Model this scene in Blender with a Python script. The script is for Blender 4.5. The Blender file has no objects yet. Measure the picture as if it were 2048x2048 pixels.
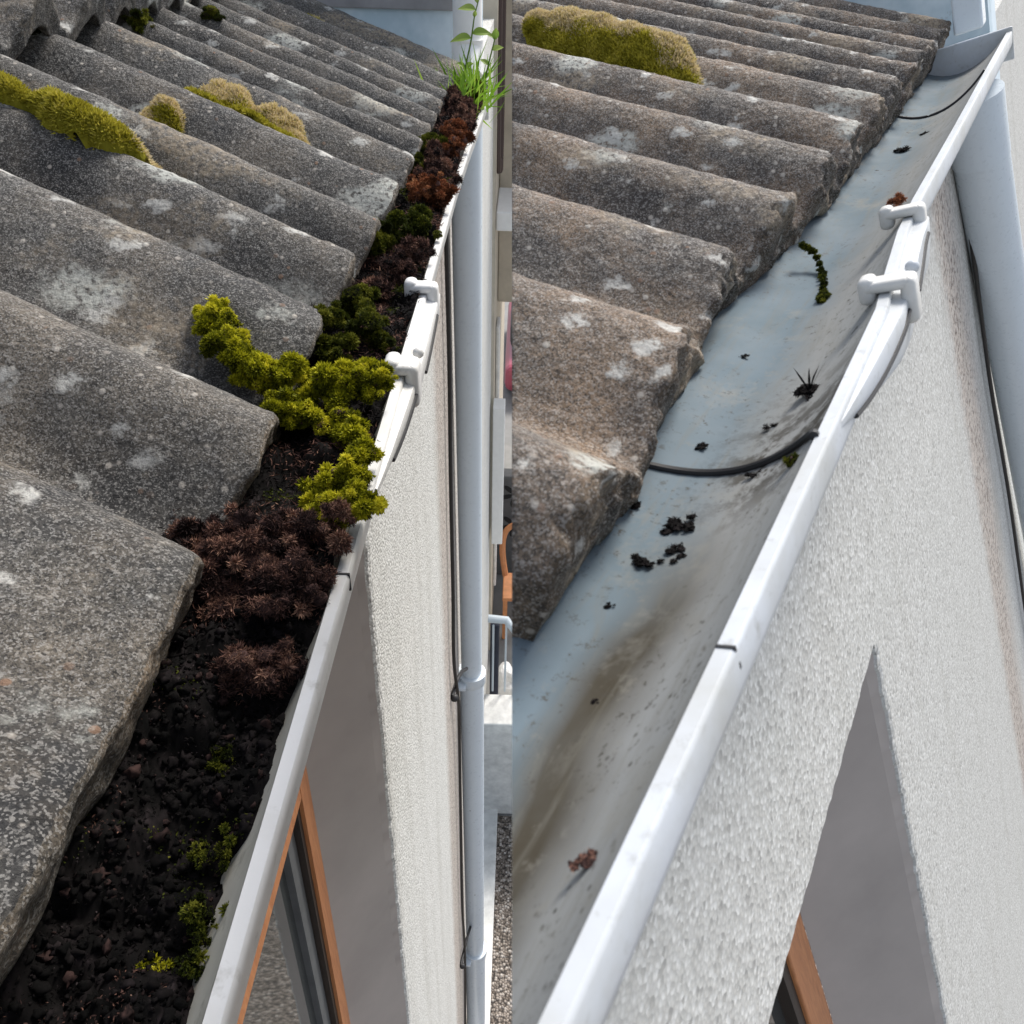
import bpy, bmesh, math
import numpy as np
from mathutils import Matrix, Vector

# ------------------------------------------------------------------ camera, sky, sun, exposure
scene = bpy.context.scene
COL = scene.collection
S_A, S_B, GND = 1.5, 0.36, 5.4                 # metres per model unit of the first and the second roof, depth of the ground below the lens
CAM = np.array([0.0, 0.0, S_A * GND])
RL = np.array([[0.9995513890734031, 0.029932738396169074, -0.0010255601087301447],
               [0.018399960831707106, -0.5866958939481466, 0.8095982765951127],
               [0.023631801514521853, -0.8092539522279094, -0.5869834569736073]])
M_B = np.array([[0.8062396739018372, 0.46644357760031446, -0.363879069392674],
                [-0.4529295193858944, 0.8823765642046326, 0.12753999141951589],
                [0.3805685729215193, 0.06198377092309665, 0.9226730588061142]])
cam = bpy.data.cameras.new("camera"); cam_o = bpy.data.objects.new("camera", cam); COL.objects.link(cam_o)
cam.sensor_width = 36; cam.lens = 28.695; cam.clip_start = 0.02; cam.clip_end = 2000
cam.dof.use_dof = True; cam.dof.focus_distance = 1.0; cam.dof.aperture_fstop = 45
mw = Matrix.Identity(4)
for i in range(3):
    mw[i][0] = RL[i, 0]; mw[i][1] = -RL[i, 1]; mw[i][2] = -RL[i, 2]; mw[i][3] = CAM[i]
cam_o.matrix_world = mw
scene.camera = cam_o

SUN = np.array([0.42, 0.72, 1.00]); SUN = SUN / np.linalg.norm(SUN)
elev = math.asin(SUN[2]); azim = math.atan2(SUN[0], SUN[1])
w = bpy.data.worlds.new("World"); scene.world = w; w.use_nodes = True
nt = w.node_tree; bg = nt.nodes["Background"]
sky = nt.nodes.new("ShaderNodeTexSky"); sky.sky_type = 'NISHITA'; sky.sun_disc = False
sky.sun_elevation = elev; sky.sun_rotation = azim; sky.air_density = 1.0; sky.dust_density = 2.5; sky.ozone_density = 1.0
hs = nt.nodes.new("ShaderNodeHueSaturation"); hs.inputs["Saturation"].default_value = 0.5      # thin white cloud
nt.links.new(sky.outputs[0], hs.inputs["Color"]); nt.links.new(hs.outputs[0], bg.inputs[0]); bg.inputs[1].default_value = 0.15
sl = bpy.data.lights.new("sun", 'SUN'); sl.energy = 2.8; sl.angle = math.radians(18); sl.color = (1.0, 0.95, 0.88)
so = bpy.data.objects.new("sun", sl); COL.objects.link(so)
so.rotation_euler = Vector(SUN).to_track_quat('Z', 'Y').to_euler(); so.location = (3, 3, 12)
scene.view_settings.view_transform = 'Standard'; scene.view_settings.look = 'None'
scene.view_settings.exposure = 0.50; scene.view_settings.gamma = 1.0

# ------------------------------------------------------------------ small maths helpers
rng = np.random.default_rng(7)
def A(*a): return np.array(a, float)
def nrm(v):
    return v / np.maximum(np.linalg.norm(v, axis=-1, keepdims=True), 1e-9)
_T = np.random.default_rng(3).random((64, 64, 64))
def vnoise(P):
    P = np.asarray(P, float); i = np.floor(P).astype(int); f = P - i; f = f * f * (3 - 2 * f)
    r = 0
    for dx in (0, 1):
        for dy in (0, 1):
            for dz in (0, 1):
                wt = (f[..., 0] if dx else 1 - f[..., 0]) * (f[..., 1] if dy else 1 - f[..., 1]) * (f[..., 2] if dz else 1 - f[..., 2])
                r = r + wt * _T[(i[..., 0] + dx) % 64, (i[..., 1] + dy) % 64, (i[..., 2] + dz) % 64]
    return r * 2 - 1
def fbm(P, o=3):
    a, r = 1.0, 0
    for k in range(o):
        r = r + a * vnoise(np.asarray(P) * 2 ** k + 17.3 * k); a *= 0.5
    return r

class Place:
    def __init__(s, S, M, clip): s.S, s.M, s.clip = S, M, clip
    def w(s, P): return (np.asarray(P, float) @ s.M.T) * s.S + CAM
PA = Place(S_A, np.eye(3), False)              # roof with the choked gutter
PB = Place(S_B, M_B, True)                     # roof with the cleaned gutter: it ends at a straight cut
CUT = RL[:, 0].copy()

# ------------------------------------------------------------------ node materials
class NT:
    def __init__(s, name):
        s.m = bpy.data.materials.new(name); s.m.use_nodes = True; s.t = s.m.node_tree
        s.b = s.t.nodes["Principled BSDF"]
        s.co = s.n("ShaderNodeAttribute"); s.co.attribute_name = "nom"; s.P = s.co.outputs["Vector"]
    def n(s, k, **kw):
        x = s.t.nodes.new(k)
        for a, b in kw.items(): setattr(x, a, b)
        return x
    def put(s, sock, v):
        if hasattr(v, "is_linked") or hasattr(v, "links"): s.t.links.new(v, sock)
        else: sock.default_value = v
    def noise(s, scale, detail=3, rough=0.55, vec=None, out=0, dist=0.0):
        x = s.n("ShaderNodeTexNoise"); s.put(x.inputs["Vector"], vec or s.P)
        x.inputs["Scale"].default_value = scale; x.inputs["Detail"].default_value = detail
        x.inputs["Roughness"].default_value = rough; x.inputs["Distortion"].default_value = dist
        return x.outputs[out]
    def vor(s, scale, out="Distance", vec=None, rand=1.0):
        x = s.n("ShaderNodeTexVoronoi"); s.put(x.inputs["Vector"], vec or s.P); x.inputs["Scale"].default_value = scale
        x.inputs["Randomness"].default_value = rand
        return x.outputs[out]
    def math(s, op, a, b=0.0, c=0.0):
        x = s.n("ShaderNodeMath", operation=op); s.put(x.inputs[0], a); s.put(x.inputs[1], b)
        if op in ("MULTIPLY_ADD",): s.put(x.inputs[2], c)
        return x.outputs[0]
    def ramp(s, f, pts):
        x = s.n("ShaderNodeValToRGB"); s.put(x.inputs[0], f); e = x.color_ramp.elements
        while len(e) < len(pts): e.new(0.5)
        for k, (p, c) in enumerate(pts):
            e[k].position = p; e[k].color = (c if isinstance(c, tuple) else (c, c, c)) + ((1,) if not (isinstance(c, tuple) and len(c) == 4) else ())
        return x.outputs[0]
    def mr(s, f, a, b, c=0.0, d=1.0):
        x = s.n("ShaderNodeMapRange"); x.clamp = True; s.put(x.inputs[0], f)
        for k, v in enumerate((a, b, c, d)): s.put(x.inputs[k + 1], v)
        return x.outputs[0]
    def mix(s, f, a, b, mode='MIX'):
        x = s.n("ShaderNodeMix", data_type='RGBA', blend_type=mode); s.put(x.inputs[0], f)
        for k, v in ((6, a), (7, b)): s.put(x.inputs[k], v + (1,) if isinstance(v, tuple) and len(v) == 3 else v)
        return x.outputs[2]
    def xyz(s):
        x = s.n("ShaderNodeSeparateXYZ"); s.t.links.new(s.P, x.inputs[0]); return x.outputs
    def attr(s, name): x = s.n("ShaderNodeAttribute"); x.attribute_name = name; return x.outputs["Fac"]
    def bump(s, h, strength, dist, prev=None):
        x = s.n("ShaderNodeBump"); x.inputs["Strength"].default_value = strength; x.inputs["Distance"].default_value = dist
        s.put(x.inputs["Height"], h)
        if prev is not None: s.t.links.new(prev, x.inputs["Normal"])
        return x.outputs[0]
    def done(s, col, rough=0.8, normal=None, **kw):
        s.put(s.b.inputs["Base Color"], col + (1,) if isinstance(col, tuple) else col); s.put(s.b.inputs["Roughness"], rough)
        if normal is not None: s.t.links.new(normal, s.b.inputs["Normal"])
        for k, v in kw.items(): s.put(s.b.inputs[k.replace("_", " ")], v)
        return s.m

def tile_mat(name, S, dark, mid, warm, warmth, lich, gr=260):
    n = NT(name)
    m0 = n.n("ShaderNodeMapping"); n.t.links.new(n.P, m0.inputs[0]); m0.inputs["Scale"].default_value = (0.45, 1.0, 1.0); m0.inputs["Rotation"].default_value = (0, 0, 0.2)
    big = n.noise(7.5, 5, 0.62, m0.outputs[0]); med = n.noise(22, 4, 0.65); fine = n.noise(150, 3, 0.6)
    col = n.mix(n.mr(big, 0.38, 0.60), dark, mid)
    col = n.mix(n.math('MULTIPLY', n.mr(n.noise(6.5, 6, 0.68, out=0), 0.46, 0.64), warmth), col, warm)
    col = n.mix(n.mr(med, 0.35, 0.7, 0.0, 0.55), col, tuple(x * 0.55 for x in dark))
    cell = n.vor(gr, "Color"); cd = n.vor(gr)
    sx = n.n("ShaderNodeSeparateColor"); n.t.links.new(n.vor(gr * 3.3, "Color"), sx.inputs[0])
    g1 = n.math('ADD', n.math('MULTIPLY', sx.outputs[0], 0.50), n.math('MULTIPLY', n.noise(gr * 0.8, 6, 0.8), 0.50)); g2 = n.noise(gr * 0.4, 6, 0.75)
    col = n.mix(n.mr(g1, 0.57, 0.70, 0, 0.48), col, (0.46, 0.445, 0.42))                                          # sand grains
    col = n.mix(n.mr(g1, 0.44, 0.31, 0, 0.7), col, (0.022, 0.021, 0.021))
    col = n.mix(n.mr(g2, 0.58, 0.70, 0, 0.6), col, (0.36, 0.33, 0.29))
    col = n.mix(n.mr(g2, 0.40, 0.30, 0, 0.6), col, (0.05, 0.045, 0.042))
    c2 = n.vor(gr * 0.5, "Color"); d2 = n.vor(gr * 0.5)
    col = n.mix(n.math('MULTIPLY', n.mr(c2, 0.80, 0.84), n.mr(d2, 0.40, 0.22)), col, (0.47, 0.43, 0.38))         # pale pebbles
    col = n.mix(n.math('MULTIPLY', n.mr(c2, 0.10, 0.07), n.mr(d2, 0.42, 0.30)), col, (0.24, 0.15, 0.10))         # brown pebbles
    wv = n.n("ShaderNodeVectorMath", operation='ADD'); n.t.links.new(n.P, wv.inputs[0])
    sc = n.n("ShaderNodeVectorMath", operation='SCALE'); n.t.links.new(n.noise(45, 4, 0.7, out=1), sc.inputs[0]); sc.inputs[3].default_value = 0.040
    n.t.links.new(sc.outputs[0], wv.inputs[1]); W = wv.outputs[0]
    mp = n.n("ShaderNodeMapping"); n.t.links.new(W, mp.inputs[0]); mp.inputs["Scale"].default_value = (0.5, 1, 1); W = mp.outputs[0]
    lc = n.vor(13, "Color", W); ld = n.vor(13, "Distance", W)
    l1 = n.math('MULTIPLY', n.mr(lc, 1 - lich, 1 - lich + 0.02), n.mr(ld, 0.36, 0.24))
    l1 = n.math('MULTIPLY', l1, n.mr(fine, 0.36, 0.5))
    col = n.mix(n.math('MULTIPLY', l1, 0.8), col, (0.58, 0.59, 0.54))
    lc2 = n.vor(34, "Color", W); ld2 = n.vor(34, "Distance", W)
    l2 = n.math('MULTIPLY', n.math('MULTIPLY', n.mr(lc2, 0.60, 0.62), n.mr(ld2, 0.34, 0.18)), n.mr(fine, 0.30, 0.46))
    col = n.mix(n.math('MULTIPLY', l2, 0.85), col, (0.62, 0.61, 0.57))
    l3 = n.math('MULTIPLY', n.mr(n.noise(8, 4, 0.6, W), 0.57, 0.66), n.mr(fine, 0.35, 0.6))
    col = n.mix(n.math('MULTIPLY', l3, 0.65), col, (0.42, 0.34, 0.24))
    h = n.math('ADD', n.math('MULTIPLY', g1, 0.8), n.math('ADD', g2, n.math('MULTIPLY', n.mr(d2, 0.1, 0.5, 1, 0), 0.35)))
    nb = n.bump(h, 0.8, 0.005 * S)
    nb = n.bump(med, 0.4, 0.006 * S, nb)
    return n.done(col, n.mr(cell, 0, 1, 0.55, 0.9), nb)

def pebble_mat(name, S, scale, stain):
    n = NT(name)
    c = n.vor(scale, "Color"); d = n.vor(scale)
    cx = n.n("ShaderNodeSeparateColor"); n.t.links.new(c, cx.inputs[0])
    col = n.ramp(cx.outputs[0], [(0.0, (0.36, 0.355, 0.34)), (0.14, (0.50, 0.495, 0.47)), (0.5, (0.58, 0.58, 0.555)), (1.0, (0.70, 0.70, 0.68))] if S < 1 else [(0.0, (0.36, 0.355, 0.34)), (0.14, (0.54, 0.535, 0.51)), (0.5, (0.70, 0.70, 0.67)), (1.0, (0.84, 0.84, 0.82))])
    col = n.mix(n.mr(d, 0.42, 0.75, 0.0, 0.40), col, (0.36, 0.35, 0.33))
    col = n.mix(n.mr(n.noise(3.0, 4), 0.35, 0.75, 0, 0.22), col, (0.52, 0.53, 0.50))
    X = n.xyz()
    if stain:
        a0, a1, b0, b1, sl = stain
        e = n.math('MULTIPLY', n.math('ADD', n.noise(26, 4, 0.7), -0.5), 0.16)
        yy = n.math('ADD', n.math('MULTIPLY_ADD', X[2], sl, X[1]), e)
        k = n.math('MULTIPLY', n.mr(yy, a0, a1), n.mr(yy, b0, b1, 1, 0))
        st = n.mix(n.mr(n.noise(scale * 0.45, 3, 0.6), 0.46, 0.62), (0.50, 0.44, 0.39), (0.13, 0.10, 0.085))
        st = n.mix(n.mr(cx.outputs[1], 0.5, 0.9, 0, 0.6), st, (0.60, 0.56, 0.52))
        col = n.mix(n.math('MULTIPLY', k, 0.88), col, st)
    mp = n.n("ShaderNodeMapping"); n.t.links.new(n.P, mp.inputs[0]); mp.inputs["Scale"].default_value = (9, 9, 0.8)
    col = n.mix(n.mr(n.noise(1.0, 5, 0.65, mp.outputs[0]), 0.52, 0.72, 0, 0.35), col, (0.36, 0.35, 0.31))
    col = n.mix(n.mr(n.noise(scale * 1.6, 4, 0.7), 0.55, 0.75, 0, 0.35), col, (0.30, 0.295, 0.28))
    h = n.math('ADD', n.mr(d, 0.0, 0.8, 1, 0), n.math('MULTIPLY', cx.outputs[2], 0.6))
    return n.done(col, 0.95, n.bump(h, 0.20 if S < 1 else 0.40, 0.003 * S), Specular_IOR_Level=0.15)

def plain(name, col, rough=0.6, var=0.0, scale=20, bump=0.0, S=1.0, **kw):
    n = NT(name); c = col
    ns = n.noise(scale, 4, 0.6)
    if var: c = n.mix(n.mr(ns, 0.3, 0.7), tuple(max(0, x * (1 - var)) for x in col), tuple(min(1, x * (1 + var)) for x in col))
    return n.done(c, rough, n.bump(ns, bump, 0.004 * S) if bump else None, **kw)

def blade_mat(name, pts, rough=0.75, trans=0.0):
    n = NT(name); v = n.attr("var")
    col = n.ramp(v, pts); n.b.inputs["Specular IOR Level"].default_value = 0.12
    if trans:
        n.done(col, rough)
        tr = n.n("ShaderNodeBsdfTranslucent"); n.t.links.new(col, tr.inputs[0])
        mx = n.n("ShaderNodeMixShader"); mx.inputs[0].default_value = trans
        n.t.links.new(n.b.outputs[0], mx.inputs[1]); n.t.links.new(tr.outputs[0], mx.inputs[2])
        n.t.links.new(mx.outputs[0], n.t.nodes["Material Output"].inputs[0]); return n.m
    return n.done(col, rough)

def upvc_mat(name, base, dirt, amount, S, rough=0.35):
    n = NT(name)
    a = n.noise(7, 5, 0.65); b = n.noise(60, 4, 0.7)
    col = n.mix(n.mr(a, 0.42, 0.72, 0, amount), base, dirt)
    sp = n.vor(48, "Color"); sd = n.vor(48)
    col = n.mix(n.math('MULTIPLY', n.mr(sp, 0.93, 0.95), n.mr(sd, 0.22, 0.14)), col, (0.05, 0.045, 0.04))
    col = n.mix(n.mr(b, 0.58, 0.8, 0, amount), col, tuple(x * 0.6 for x in dirt))
    return n.done(col, n.mr(b, 0.2, 0.8, rough - 0.08, rough + 0.15), n.bump(b, 0.08, 0.002 * S))

def channel_mat(name, S):
    """cleaned gutter trough: pale grey plastic, a brown silt streak along the bottom, black specks along the outer side"""
    n = NT(name); X = n.xyz()
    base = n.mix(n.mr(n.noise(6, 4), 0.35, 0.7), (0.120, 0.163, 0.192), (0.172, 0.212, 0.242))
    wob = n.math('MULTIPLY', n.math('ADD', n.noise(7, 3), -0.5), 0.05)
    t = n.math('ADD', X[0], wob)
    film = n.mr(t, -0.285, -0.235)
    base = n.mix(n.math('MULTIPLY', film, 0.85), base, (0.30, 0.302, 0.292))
    streak = n.math('MULTIPLY', n.mr(t, -0.296, -0.262), n.mr(t, -0.244, -0.206, 1, 0))
    streak = n.math('MULTIPLY', streak, n.mr(X[1], 0.50, 0.36, 0.12, 1))
    base = n.mix(n.math('MULTIPLY', streak, n.mr(n.noise(12, 4), 0.3, 0.6, 0.85, 1.0)), base, (0.058, 0.049, 0.034))
    v = n.vor(150, "Distance"); c = n.vor(150, "Color")
    zone = n.math('MULTIPLY', n.mr(n.noise(16, 4, 0.6), 0.50, 0.62), n.mr(t, -0.262, -0.225))
    base = n.mix(n.math('MULTIPLY', n.math('MULTIPLY', n.mr(c, 0.62, 0.66), n.mr(v, 0.34, 0.18)), zone), base, (0.045, 0.042, 0.035))
    v2 = n.vor(42, "Distance"); c2 = n.vor(42, "Color")
    base = n.mix(n.math('MULTIPLY', n.mr(c2, 0.86, 0.88), n.mr(v2, 0.17, 0.10)), base, (0.04, 0.04, 0.04))
    base = n.mix(n.mr(n.noise(30, 5, 0.75), 0.60, 0.72, 0, 0.5), base, (0.22, 0.21, 0.18))
    mp = n.n("ShaderNodeMapping"); n.t.links.new(n.P, mp.inputs[0]); mp.inputs["Scale"].default_value = (60, 9, 60)
    base = n.mix(n.mr(n.noise(1.0, 6, 0.7, mp.outputs[0], dist=0.8), 0.50, 0.74, 0, 0.55), base, (0.17, 0.165, 0.14))
    jn = n.math('MULTIPLY', n.mr(X[1], 0.47, 0.55), n.mr(X[1], 0.60, 0.76, 1, 0))
    jn = n.math('MULTIPLY', jn, n.math('MULTIPLY', n.mr(n.noise(30, 6, 0.75), 0.46, 0.56), n.mr(X[0], -0.30, -0.235)))
    base = n.mix(n.mr(n.noise(9, 5, 0.75), 0.54, 0.70, 0, 0.6), base, (0.25, 0.245, 0.22))
    base = n.mix(n.math('MULTIPLY', n.mr(n.noise(95, 5, 0.8), 0.57, 0.66), n.mr(n.noise(7, 3), 0.40, 0.56)), base, (0.07, 0.065, 0.055))
    base = n.mix(n.math('MULTIPLY', jn, 0.9), base, (0.040, 0.034, 0.026))
    return n.done(base, n.mr(n.noise(25, 4), 0.3, 0.7, 0.6, 0.8), n.bump(n.noise(70, 3), 0.03, 0.001 * S), Specular_IOR_Level=0.12)

def wood_mat(name):
    n = NT(name)
    sc = n.n("ShaderNodeMapping"); n.t.links.new(n.P, sc.inputs[0]); sc.inputs["Scale"].default_value = (40, 40, 4)
    g = n.noise(3.0, 5, 0.65, sc.outputs[0], dist=1.5)
    return n.done(n.ramp(g, [(0.3, (0.36, 0.13, 0.045)), (0.55, (0.50, 0.20, 0.075)), (0.8, (0.58, 0.27, 0.11))]), 0.42)

MT = dict(
    tileA=tile_mat("weathered_concrete_tile", S_A, (0.030, 0.030, 0.031), (0.125, 0.119, 0.108), (0.27, 0.225, 0.17), 0.6, 0.52),
    endA=tile_mat("tile_end_aggregate", S_A, (0.10, 0.085, 0.065), (0.19, 0.155, 0.115), (0.28, 0.21, 0.14), 0.9, 0.05),
    endB=tile_mat("tile_end_aggregate_dry", S_B, (0.055, 0.044, 0.034), (0.135, 0.104, 0.074), (0.22, 0.15, 0.09), 0.9, 0.05, 200),
    tileB=tile_mat("dry_concrete_tile", S_B, (0.055, 0.044, 0.039), (0.165, 0.138, 0.114), (0.30, 0.205, 0.13), 0.95, 0.42, 200),
    wallA=pebble_mat("pebbledash", S_A, 230, (1.60, 1.70, 1.93, 2.6, 0.0)),
    wallB=pebble_mat("pebbledash_coarse", S_B, 165, (1.70, 1.78, 1.91, 2.10, 0.235)),
    reveal=plain("painted_reveal", (0.40, 0.36, 0.335), 0.75, 0.10, 5, 0.08),
    wood=wood_mat("stained_timber"),
    gasket=plain("rubber_gasket", (0.02, 0.013, 0.01), 0.5, 0.2),
    glass=plain("window_glass", (0.05, 0.055, 0.055), 0.03, 0.0, IOR=2.1),
    upvc=upvc_mat("white_plastic", (0.76, 0.76, 0.75), (0.42, 0.40, 0.33), 0.55, S_A),
    upvcB=upvc_mat("white_plastic_clean", (0.58, 0.615, 0.66), (0.36, 0.35, 0.29), 0.6, S_B),
    inner=upvc_mat("soiled_plastic", (0.62, 0.60, 0.52), (0.30, 0.28, 0.21), 0.9, S_A),
    chanB=channel_mat("rinsed_plastic", S_B),
    pipe=upvc_mat("grey_pipe_plastic", (0.66, 0.735, 0.80), (0.56, 0.63, 0.69), 0.3, S_A, 0.28),
    seal=plain("black_seal", (0.015, 0.015, 0.017), 0.55),
    cable=plain("black_cable", (0.018, 0.016, 0.016), 0.5),
    soil=blade_mat("black_silt", [(0.0, (0.0015, 0.0015, 0.0015)), (0.5, (0.006, 0.005, 0.005)), (0.85, (0.018, 0.014, 0.015)), (1.0, (0.05, 0.04, 0.042))], 0.9),  # wet silt, base darkened further to stand in for tile-edge shade
    peat=blade_mat("dead_moss", [(0.0, (0.010, 0.007, 0.007)), (0.4, (0.065, 0.037, 0.033)), (0.75, (0.17, 0.085, 0.062)), (1.0, (0.34, 0.20, 0.14))], 0.85),
    rust=blade_mat("rusty_moss", [(0.0, (0.03, 0.012, 0.006)), (0.45, (0.22, 0.075, 0.032)), (0.8, (0.38, 0.14, 0.06)), (1.0, (0.46, 0.24, 0.11))], 0.85),
    lime=blade_mat("lime_moss", [(0.0, (0.035, 0.042, 0.004)), (0.35, (0.16, 0.17, 0.008)), (0.7, (0.44, 0.43, 0.016)), (1.0, (0.72, 0.66, 0.05))], 0.7, 0.25),
    olive=blade_mat("olive_moss", [(0.0, (0.010, 0.014, 0.003)), (0.5, (0.045, 0.058, 0.008)), (0.85, (0.12, 0.13, 0.012)), (1.0, (0.22, 0.22, 0.03))], 0.75, 0.2),
    cush=blade_mat("cushion_moss", [(0.0, (0.12, 0.11, 0.012)), (0.3, (0.37, 0.33, 0.030)), (0.6, (0.60, 0.53, 0.09)), (0.72, (0.60, 0.50, 0.23)), (1.0, (0.80, 0.68, 0.50))], 0.85, 0.25),
    grass=blade_mat("grass_blade", [(0.0, (0.08, 0.17, 0.015)), (0.6, (0.20, 0.38, 0.03)), (1.0, (0.38, 0.55, 0.08))], 0.5, 0.35),
    leaf=blade_mat("weed_leaf", [(0.0, (0.12, 0.22, 0.03)), (1.0, (0.36, 0.46, 0.12))], 0.5, 0.4),
    blue=NT("patchy_blue_paint"),
    tan=plain("tan_render", (0.50, 0.44, 0.35), 0.85, 0.12, 9, 0.3),
    pale=plain("pale_concrete", (0.68, 0.67, 0.64), 0.8, 0.18, 14, 0.3),
    white=plain("white_paint", (0.82, 0.82, 0.80), 0.6, 0.04),
    grey=plain("grey_concrete", (0.23, 0.23, 0.225), 0.85, 0.15, 5, 0.3),
    brownpipe=plain("brown_pipe", (0.06, 0.035, 0.03), 0.5),
    navy=plain("navy_cloth", (0.02, 0.024, 0.04), 0.8, 0.2),
    steel=plain("galvanised_rail", (0.50, 0.56, 0.60), 0.4),
    red=plain("red_paint", (0.36, 0.07, 0.11), 0.3), black=plain("black_plastic", (0.02, 0.02, 0.022), 0.5),
    block=plain("dark_block", (0.11, 0.115, 0.12), 0.85, 0.15), holeshade=plain("painted_hole_shade", (0.015, 0.016, 0.018), 0.9),
    bag=plain("white_sack", (0.72, 0.71, 0.69), 0.8, 0.1, 30, 0.5), chair=plain("orange_wood", (0.52, 0.22, 0.09), 0.5, 0.15),
    lead=plain("grey_lead", (0.25, 0.25, 0.26), 0.6, 0.2, 12),
)
def _blue():
    n = MT['blue']
    c = n.mix(n.mr(n.noise(3.2, 5, 0.65), 0.42, 0.60), (0.60, 0.70, 0.77), (0.40, 0.52, 0.60))
    c = n.mix(n.mr(n.noise(14, 5, 0.7), 0.62, 0.70, 0, 0.8), c, (0.26, 0.29, 0.30))
    MT['blue'] = n.done(c, 0.6, n.bump(n.noise(20, 3), 0.2, 0.004))
_blue()
def _gravel():
    n = NT("pea_gravel"); c = n.vor(62, "Color"); d = n.vor(62)
    cx = n.n("ShaderNodeSeparateColor"); n.t.links.new(c, cx.inputs[0])
    col = n.ramp(cx.outputs[0], [(0, (0.09, 0.07, 0.055)), (0.4, (0.22, 0.185, 0.155)), (0.75, (0.36, 0.31, 0.27)), (1, (0.52, 0.48, 0.44))])
    col = n.mix(n.mr(d, 0.45, 0.8), col, (0.03, 0.024, 0.02))
    MT['gravel'] = n.done(col, 0.8, n.bump(n.mr(d, 0, 0.8, 1, 0), 1.0, 0.02))
_gravel()

# ------------------------------------------------------------------ object builder
ORG = {}
def build(name, groups, place, parent=None, label=None, cat=None, group=None, kind=None, smooth=True, bevel=0):
    """groups: list of (V nominal, F, material[, var]) joined into ONE mesh object placed in the world"""
    Vs, Fs, mi, vr, mats = [], [], [], [], []
    off = 0
    for g in groups:
        V, F, m = g[0], g[1], g[2]; var = g[3] if len(g) > 3 and g[3] is not None else np.full(len(V), 0.5)
        ms = [m] + list(g[5:]); sel = g[4] if len(g) > 4 else [0] * len(F)
        for q in ms:
            if q not in mats: mats.append(q)
        Vs.append(np.asarray(V, float)); vr.append(np.asarray(var, float))
        for f, q in zip(F, sel): Fs.append([int(k) + off for k in f]); mi.append(mats.index(ms[q]))
        off += len(V)
    V = np.concatenate(Vs); var = np.concatenate(vr); W = place.w(V)
    me = bpy.data.meshes.new(name)
    me.from_pydata(W.tolist(), [], Fs)
    for m in mats: me.materials.append(m)
    me.polygons.foreach_set("material_index", mi)
    a = me.attributes.new("nom", 'FLOAT_VECTOR', 'POINT'); a.data.foreach_set("vector", V.ravel())
    a = me.attributes.new("var", 'FLOAT', 'POINT'); a.data.foreach_set("value", var)
    bm = None
    side = (W - CAM) @ CUT
    if place.clip and side.min() < 0.0:
        bm = bmesh.new(); bm.from_mesh(me)
        bmesh.ops.bisect_plane(bm, geom=bm.verts[:] + bm.edges[:] + bm.faces[:], plane_co=Vector(CAM), plane_no=Vector(-CUT), clear_outer=True, dist=1e-7)
        be = [e for e in bm.edges if e.is_boundary and all(abs((np.array(v.co) - CAM) @ CUT) < 1e-5 for v in e.verts)]
        if be and len(be) < 4000:
            try: bmesh.ops.holes_fill(bm, edges=be, sides=0)
            except Exception: pass
        bm.to_mesh(me); bm.free()
    if len(me.vertices) == 0: return None
    n = len(me.vertices); co = np.empty(n * 3); me.vertices.foreach_get("co", co); co = co.reshape(-1, 3)
    o_ = (co.min(0) + co.max(0)) / 2; o_[2] = co[:, 2].min()
    me.vertices.foreach_set("co", (co - o_).ravel()); me.update()
    if smooth:
        me.polygons.foreach_set("use_smooth", [True] * len(me.polygons))
        if len(me.polygons) < 20000: me.set_sharp_from_angle(angle=math.radians(38))
    o = bpy.data.objects.new(name, me); COL.objects.link(o)
    return place_obj(o, o_, parent, label, cat, group, kind)
def place_obj(o, org, parent=None, label=None, cat=None, group=None, kind=None):
    ORG[o.name] = np.array(org)
    if parent: o.parent = parent; o.location = Vector(org - ORG[parent.name])
    else: o.location = Vector(org)
    if label: o["label"] = label
    if cat: o["category"] = cat
    if group: o["group"] = group
    if kind: o["kind"] = kind
    return o
def empty(name, place, p, label, cat, group=None):
    o = bpy.data.objects.new(name, None); o.empty_display_size = 0.05; COL.objects.link(o)
    return place_obj(o, place.w(A(*p)), None, label, cat, group)

# ------------------------------------------------------------------ geometry in model units (x out from the wall, y along the gutter, z up, lens at 0,0,0)
def gridF(n, m, cu=False, cv=False, flip=False):
    F = []
    for i in range(n if cu else n - 1):
        for j in range(m if cv else m - 1):
            a, b, c, d = i * m + j, ((i + 1) % n) * m + j, ((i + 1) % n) * m + (j + 1) % m, i * m + (j + 1) % m
            F.append((a, d, c, b) if flip else (a, b, c, d))
    return F
def box(x0, x1, y0, y1, z0, z1, bev=0.0):
    b = min(bev, (x1 - x0) * .45, (y1 - y0) * .45, (z1 - z0) * .45)
    if b <= 0:
        V = A(*[(x, y, z) for x in (x0, x1) for y in (y0, y1) for z in (z0, z1)])
        return V, [(0, 1, 3, 2), (4, 6, 7, 5), (0, 4, 5, 1), (2, 3, 7, 6), (0, 2, 6, 4), (1, 5, 7, 3)]
    bm = bmesh.new(); bmesh.ops.create_cube(bm, size=1)
    for v in bm.verts: v.co = Vector(((x0 + x1) / 2 + v.co.x * (x1 - x0), (y0 + y1) / 2 + v.co.y * (y1 - y0), (z0 + z1) / 2 + v.co.z * (z1 - z0)))
    bmesh.ops.bevel(bm, geom=bm.edges[:], offset=b, segments=3, profile=0.5, affect='EDGES')
    V = A(*[tuple(v.co) for v in bm.verts]); F = [[v.index for v in f.verts] for f in bm.faces]; bm.free(); return V, F
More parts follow.
